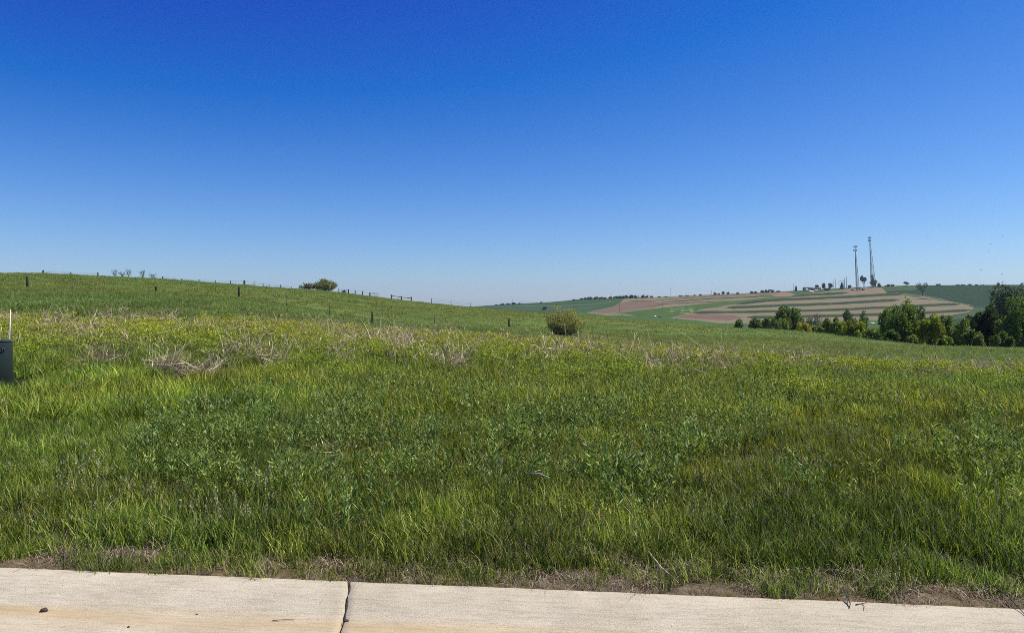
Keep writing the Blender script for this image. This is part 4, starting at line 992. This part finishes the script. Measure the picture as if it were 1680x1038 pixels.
for px, b, tp, lb in [(1099.5, 487.2, 472.6, 'tall utility pole on the skyline above the thin brown strips'), (1167.3, 483.6, 475.6, 'utility pole on the skyline just left of the round skyline trees'),
                      (1002.5, 489.6, 480.8, 'utility pole rising out of the long dark treeline'), (1016.4, 512, 498.4, 'utility pole in the brown field right of the olive bush'),
                      (1020.4, 519, 510, 'short utility pole just below the pole in the brown field'), (1087.3, 506.5, 494.2, 'utility pole at the right end of the brown field'),
                      (1160.3, 496.5, 489, 'utility pole among the thin brown strips'), (1109.6, 526.5, 520, 'short pole at the edge of the near ridge, left of the other short one'),
                      (1141.8, 528, 521, 'short pole at the edge of the near ridge, above the low track'), (841, 498.6, 491.5, 'leftmost skyline pole over the low green field'), (856.5, 498, 493, 'second skyline pole over the low green field'),
                      (1302, 477.5, 464.5, 'thin utility pole left of the narrow farm evergreen')]:
    pole(px, b, tp, lb)
# substation
GS = 'masts of the substation beside the farm'
for px, b, tp, lb, r, arm in [(1367.3, 472.5, 458.5, 'leftmost slim mast of the substation', .22, 0), (1370.6, 473.2, 457.2, 'substation pole with a crossarm, second from the left', .3, 1),
                              (1385.6, 472.8, 455.8, 'dark thick pole at the right end of the substation beam', .42, 0), (1389.2, 472.2, 453, 'tallest pale post right of the substation', .55, 0)]:
    pole(px, b, tp, lb, arm, r, 'substation_mast', 'mast', GS, mat=M_GALV if px > 1388 else M_DARKSTEEL)
x0, Y, z = far_pt(1376.5, 472.6); x1 = xat(1384, Y); H = (472.6-460.2)/F*Y
t = empty('substation_gantry', (x0, Y, z), 'thin steel gantry with a cross beam between substation poles', 'gantry')
for q in (0, x1-x0):
    mb = MB(); mb.tube([(q, 0, -.3), (q, 0, H)], .2, 5); mb.build('gantry_leg', M_DARKSTEEL, t)
mb = MB(); mb.box(0, x1-x0, -.15, .15, H+.003, H+.4); mb.build('cross_beam', M_DARKSTEEL, t)
for f in (.25, .5, .75):
    mb = MB(); mb.tube([((x1-x0)*f, 0, H), ((x1-x0)*f, 0, H-1.2)], .14, 5); mb.build('insulator', M_DPANEL, t)
# parked vehicles far down on the lane
M_TYRE = simple('tyre_rubber', (.02, .02, .02), .9); M_GLASS = simple('vehicle_glass', (.02, .025, .03), .15)
def vehicle(px, row, label, body, L=5.0, kind='van', cat='van', rz=0.0):
    x, Y, z = far_pt(px, row); t = empty('parked_'+kind, (x, Y, z+.05), label, cat, None, rz)
    W = 1.9; mb = MB(); h0 = .45; h1 = 1.0; h2 = 1.95 if kind == 'van' else 1.5
    a, b = (-L/2, L/2)
    prof = [(a, h0), (b, h0), (b, h1*.95), (b-.9, h1), (b-1.4, h2), (a+.2, h2), (a, h1)] if kind == 'van' else [(a, h0), (b, h0), (b, h1*.9), (b-1.2, h1), (b-1.9, h2), (a+1.2, h2), (a+.3, h1+.05), (a, h1)]
    n = len(prof); mb.add([(p, -W/2, q) for p, q in prof]+[(p, W/2, q) for p, q in prof], [tuple(range(n)), tuple(range(2*n-1, n-1, -1))]+[(i, n+i, n+(i+1) % n, (i+1) % n) for i in range(n)])
    mb.build('body', body, t)
    mb = MB(); mb.box(-L*.2, b-1.9, -W/2-.01, W/2+.01, h1+.08, h2-.15); mb.build('side_window', M_GLASS, t)
    for wx in (a+.9, b-.9):
        for s in (-1, 1):
            mb = MB(); mb.tube([(wx, s*W/2-.12*s, .36), (wx, s*W/2+.03*s, .36)], .36, 12); mb.build('wheel', M_TYRE, t)
vehicle(1073.5, 520.4, 'white van parked where the pasture ridge meets the far fields', M_WHITE, 5.6)
vehicle(1083.5, 521, 'dark car parked right of the white van', M_SHED, 5.2, 'car', 'car')
vehicle(1431.5, 531.5, 'small white car seen in the gap left of the tall tree', M_WHITE, 4.4, 'car', 'car')
# low pale cattle pens at the left end of the grove
M_PALE = simple('pale_metal', (.5, .5, .5), .5, .2, var=.1)
Yc = 260.; x0 = xat(1218, Yc); x1 = xat(1246, Yc)
t = empty('metal_corral', (x0, Yc, zrow(538, Yc)), 'low pale metal rails of a cattle pen left of the dark shrubs', 'corral')
zt = 1.5
for i in range(8):
    mb = MB(); q = (x1-x0)*i/7; mb.tube([(q, 0, -2.5), (q, 0, zt)], .06, 5); mb.build('corral_post', M_PALE, t)
for k_ in range(3):
    mb = MB(); mb.box(0, x1-x0, -.09, -.065, .5+k_*.45, .62+k_*.45); mb.build('corral_rail', M_PALE, t)

# ------------------------------------------------------------------ birds
M_BIRD = simple('bird_feathers', (.03, .03, .035), .8)
def bird(px, row, Y, rz, flap, label):
    mb = MB(); L = .14
    secs = [(-.5, .006), (-.3, .02), (-.1, .034), (.12, .036), (.28, .022), (.36, .024), (.44, .018), (.53, .003)]
    mb.tube([(0, s*L, .01*(s > .3)) for s, _ in secs], [r*L*4.2 for _, r in secs], 8)
    for sd in (-1, 1):
        zt_ = flap*.10
        vs = [(sd*.02, .045, .01), (sd*.02, -.04, .01), (sd*.12, .05, zt_*.7), (sd*.12, -.035, zt_*.6), (sd*.24, .0, zt_), (sd*.22, -.02, zt_)]
        vs2 = [(a, b, c-.006) for a, b, c in vs]
        mb.add(vs+vs2, [(0, 1, 3, 2), (2, 3, 5, 4), (6, 8, 9, 7), (8, 10, 11, 9), (0, 2, 8, 6), (2, 4, 10, 8), (1, 7, 9, 3), (3, 9, 11, 5), (4, 5, 11, 10)])
    mb.add([(-.012, -.08, 0), (.012, -.08, 0), (.03, -.15, 0), (-.03, -.15, 0), (0, -.1, -.008)], [(0, 1, 2, 3), (0, 4, 1), (1, 4, 2), (2, 4, 3), (3, 4, 0)])
    o = mb.build('bird', M_BIRD, smooth=False); o.location = (xat(px, Y), Y, zrow(row, Y)); o.rotation_euler = (.1, 0, rz)
    tag(o, label, 'bird', 'small birds flying over the right hand hill')
bird(1520.5, 389.5, 110, 1.2, .6, 'tiny dark bird high in the sky right of the towers, apart from the others')
bird(1624.7, 400.5, 95, 1.5, .2, 'tiny dark bird above the blue grey tree, upper of the close pair')
bird(1621.5, 412, 100, .6, -.5, 'tiny dark bird directly below the upper bird of the close pair')
bird(1643.5, 388, 110, 1.9, .8, 'highest tiny bird near the right edge')
bird(1609.5, 443, 105, .9, .5, 'tiny bird low in the sky just left of the blue grey tree top')
bird(1644, 449.5, 95, 1.6, .1, 'lowest tiny bird just above the blue grey tree')

# ------------------------------------------------------------------ camera, light, air
cam = bpy.data.cameras.new('camera'); co = link(bpy.data.objects.new('camera', cam)); co.location = (0, 0, ZC); co.rotation_euler = (math.pi/2, 0, 0)
cam.sensor_width = 36; cam.lens = F/1680*36; cam.shift_y = -19/1680; cam.clip_start = .1; cam.clip_end = 20000
sc.camera = co
SUN_AZ = math.radians(82); SUN_EL = math.radians(56)
sd = bpy.data.lights.new('sun', 'SUN'); sd.energy = 4.2; sd.angle = math.radians(.53); sd.color = (1, .935, .80)
so = link(bpy.data.objects.new('sun', sd))
dv = Vector((math.sin(SUN_AZ)*math.cos(SUN_EL), math.cos(SUN_AZ)*math.cos(SUN_EL), math.sin(SUN_EL)))
so.rotation_euler = dv.to_track_quat('Z', 'Y').to_euler()
w = bpy.data.worlds.new('World'); sc.world = w; w.use_nodes = True; nt = w.node_tree; nt.nodes.clear()
out = nt.nodes.new('ShaderNodeOutputWorld'); bg = nt.nodes.new('ShaderNodeBackground'); nt.links.new(bg.outputs[0], out.inputs[0])
sky = nt.nodes.new('ShaderNodeTexSky'); sky.sky_type = 'NISHITA'; sky.sun_disc = False
sky.sun_elevation = SUN_EL; sky.sun_rotation = SUN_AZ; sky.air_density = 1.0; sky.dust_density = .25; sky.ozone_density = 3.0; sky.altitude = 300
ma = nt.nodes.new('ShaderNodeVectorMath'); ma.operation = 'MULTIPLY_ADD'; ma.inputs[1].default_value = (.97, 1.17, 1.25); ma.inputs[2].default_value = (-1.55, -1.82, .1)
mx = nt.nodes.new('ShaderNodeVectorMath'); mx.operation = 'MAXIMUM'; mx.inputs[1].default_value = (.10, .5, .6)
nt.links.new(sky.outputs[0], ma.inputs[0]); nt.links.new(ma.outputs[0], mx.inputs[0]); nt.links.new(mx.outputs[0], bg.inputs[0]); bg.inputs[1].default_value = .076
# hazy summer air
HAZE = 1
if HAZE:
    mb = MB(); mb.box(-4800, 4800, -300, 5900, -110, 140)
    m, nt, out = newmat('haze_air'); pv = nt.nodes.new('ShaderNodeVolumePrincipled')
    pv.inputs['Color'].default_value = (.70, .83, 1, 1); pv.inputs['Density'].default_value = .00007; pv.inputs['Anisotropy'].default_value = .2
    nt.links.new(pv.outputs[0], out.inputs['Volume'])
    tag(mb.build('haze', m), 'pale blue haze over the far hills', 'haze', kind='stuff')
sc.view_settings.view_transform = 'Standard'; sc.view_settings.look = 'None'; sc.view_settings.exposure = .4; sc.view_settings.gamma = 1
sc.cycles.use_denoising = False; sc.cycles.filter_width = .9; sc.cycles.max_bounces = 6; sc.cycles.diffuse_bounces = 3; sc.cycles.glossy_bounces = 2; sc.cycles.transmission_bounces = 4; sc.cycles.volume_bounces = 0; sc.cycles.transparent_max_bounces = 4
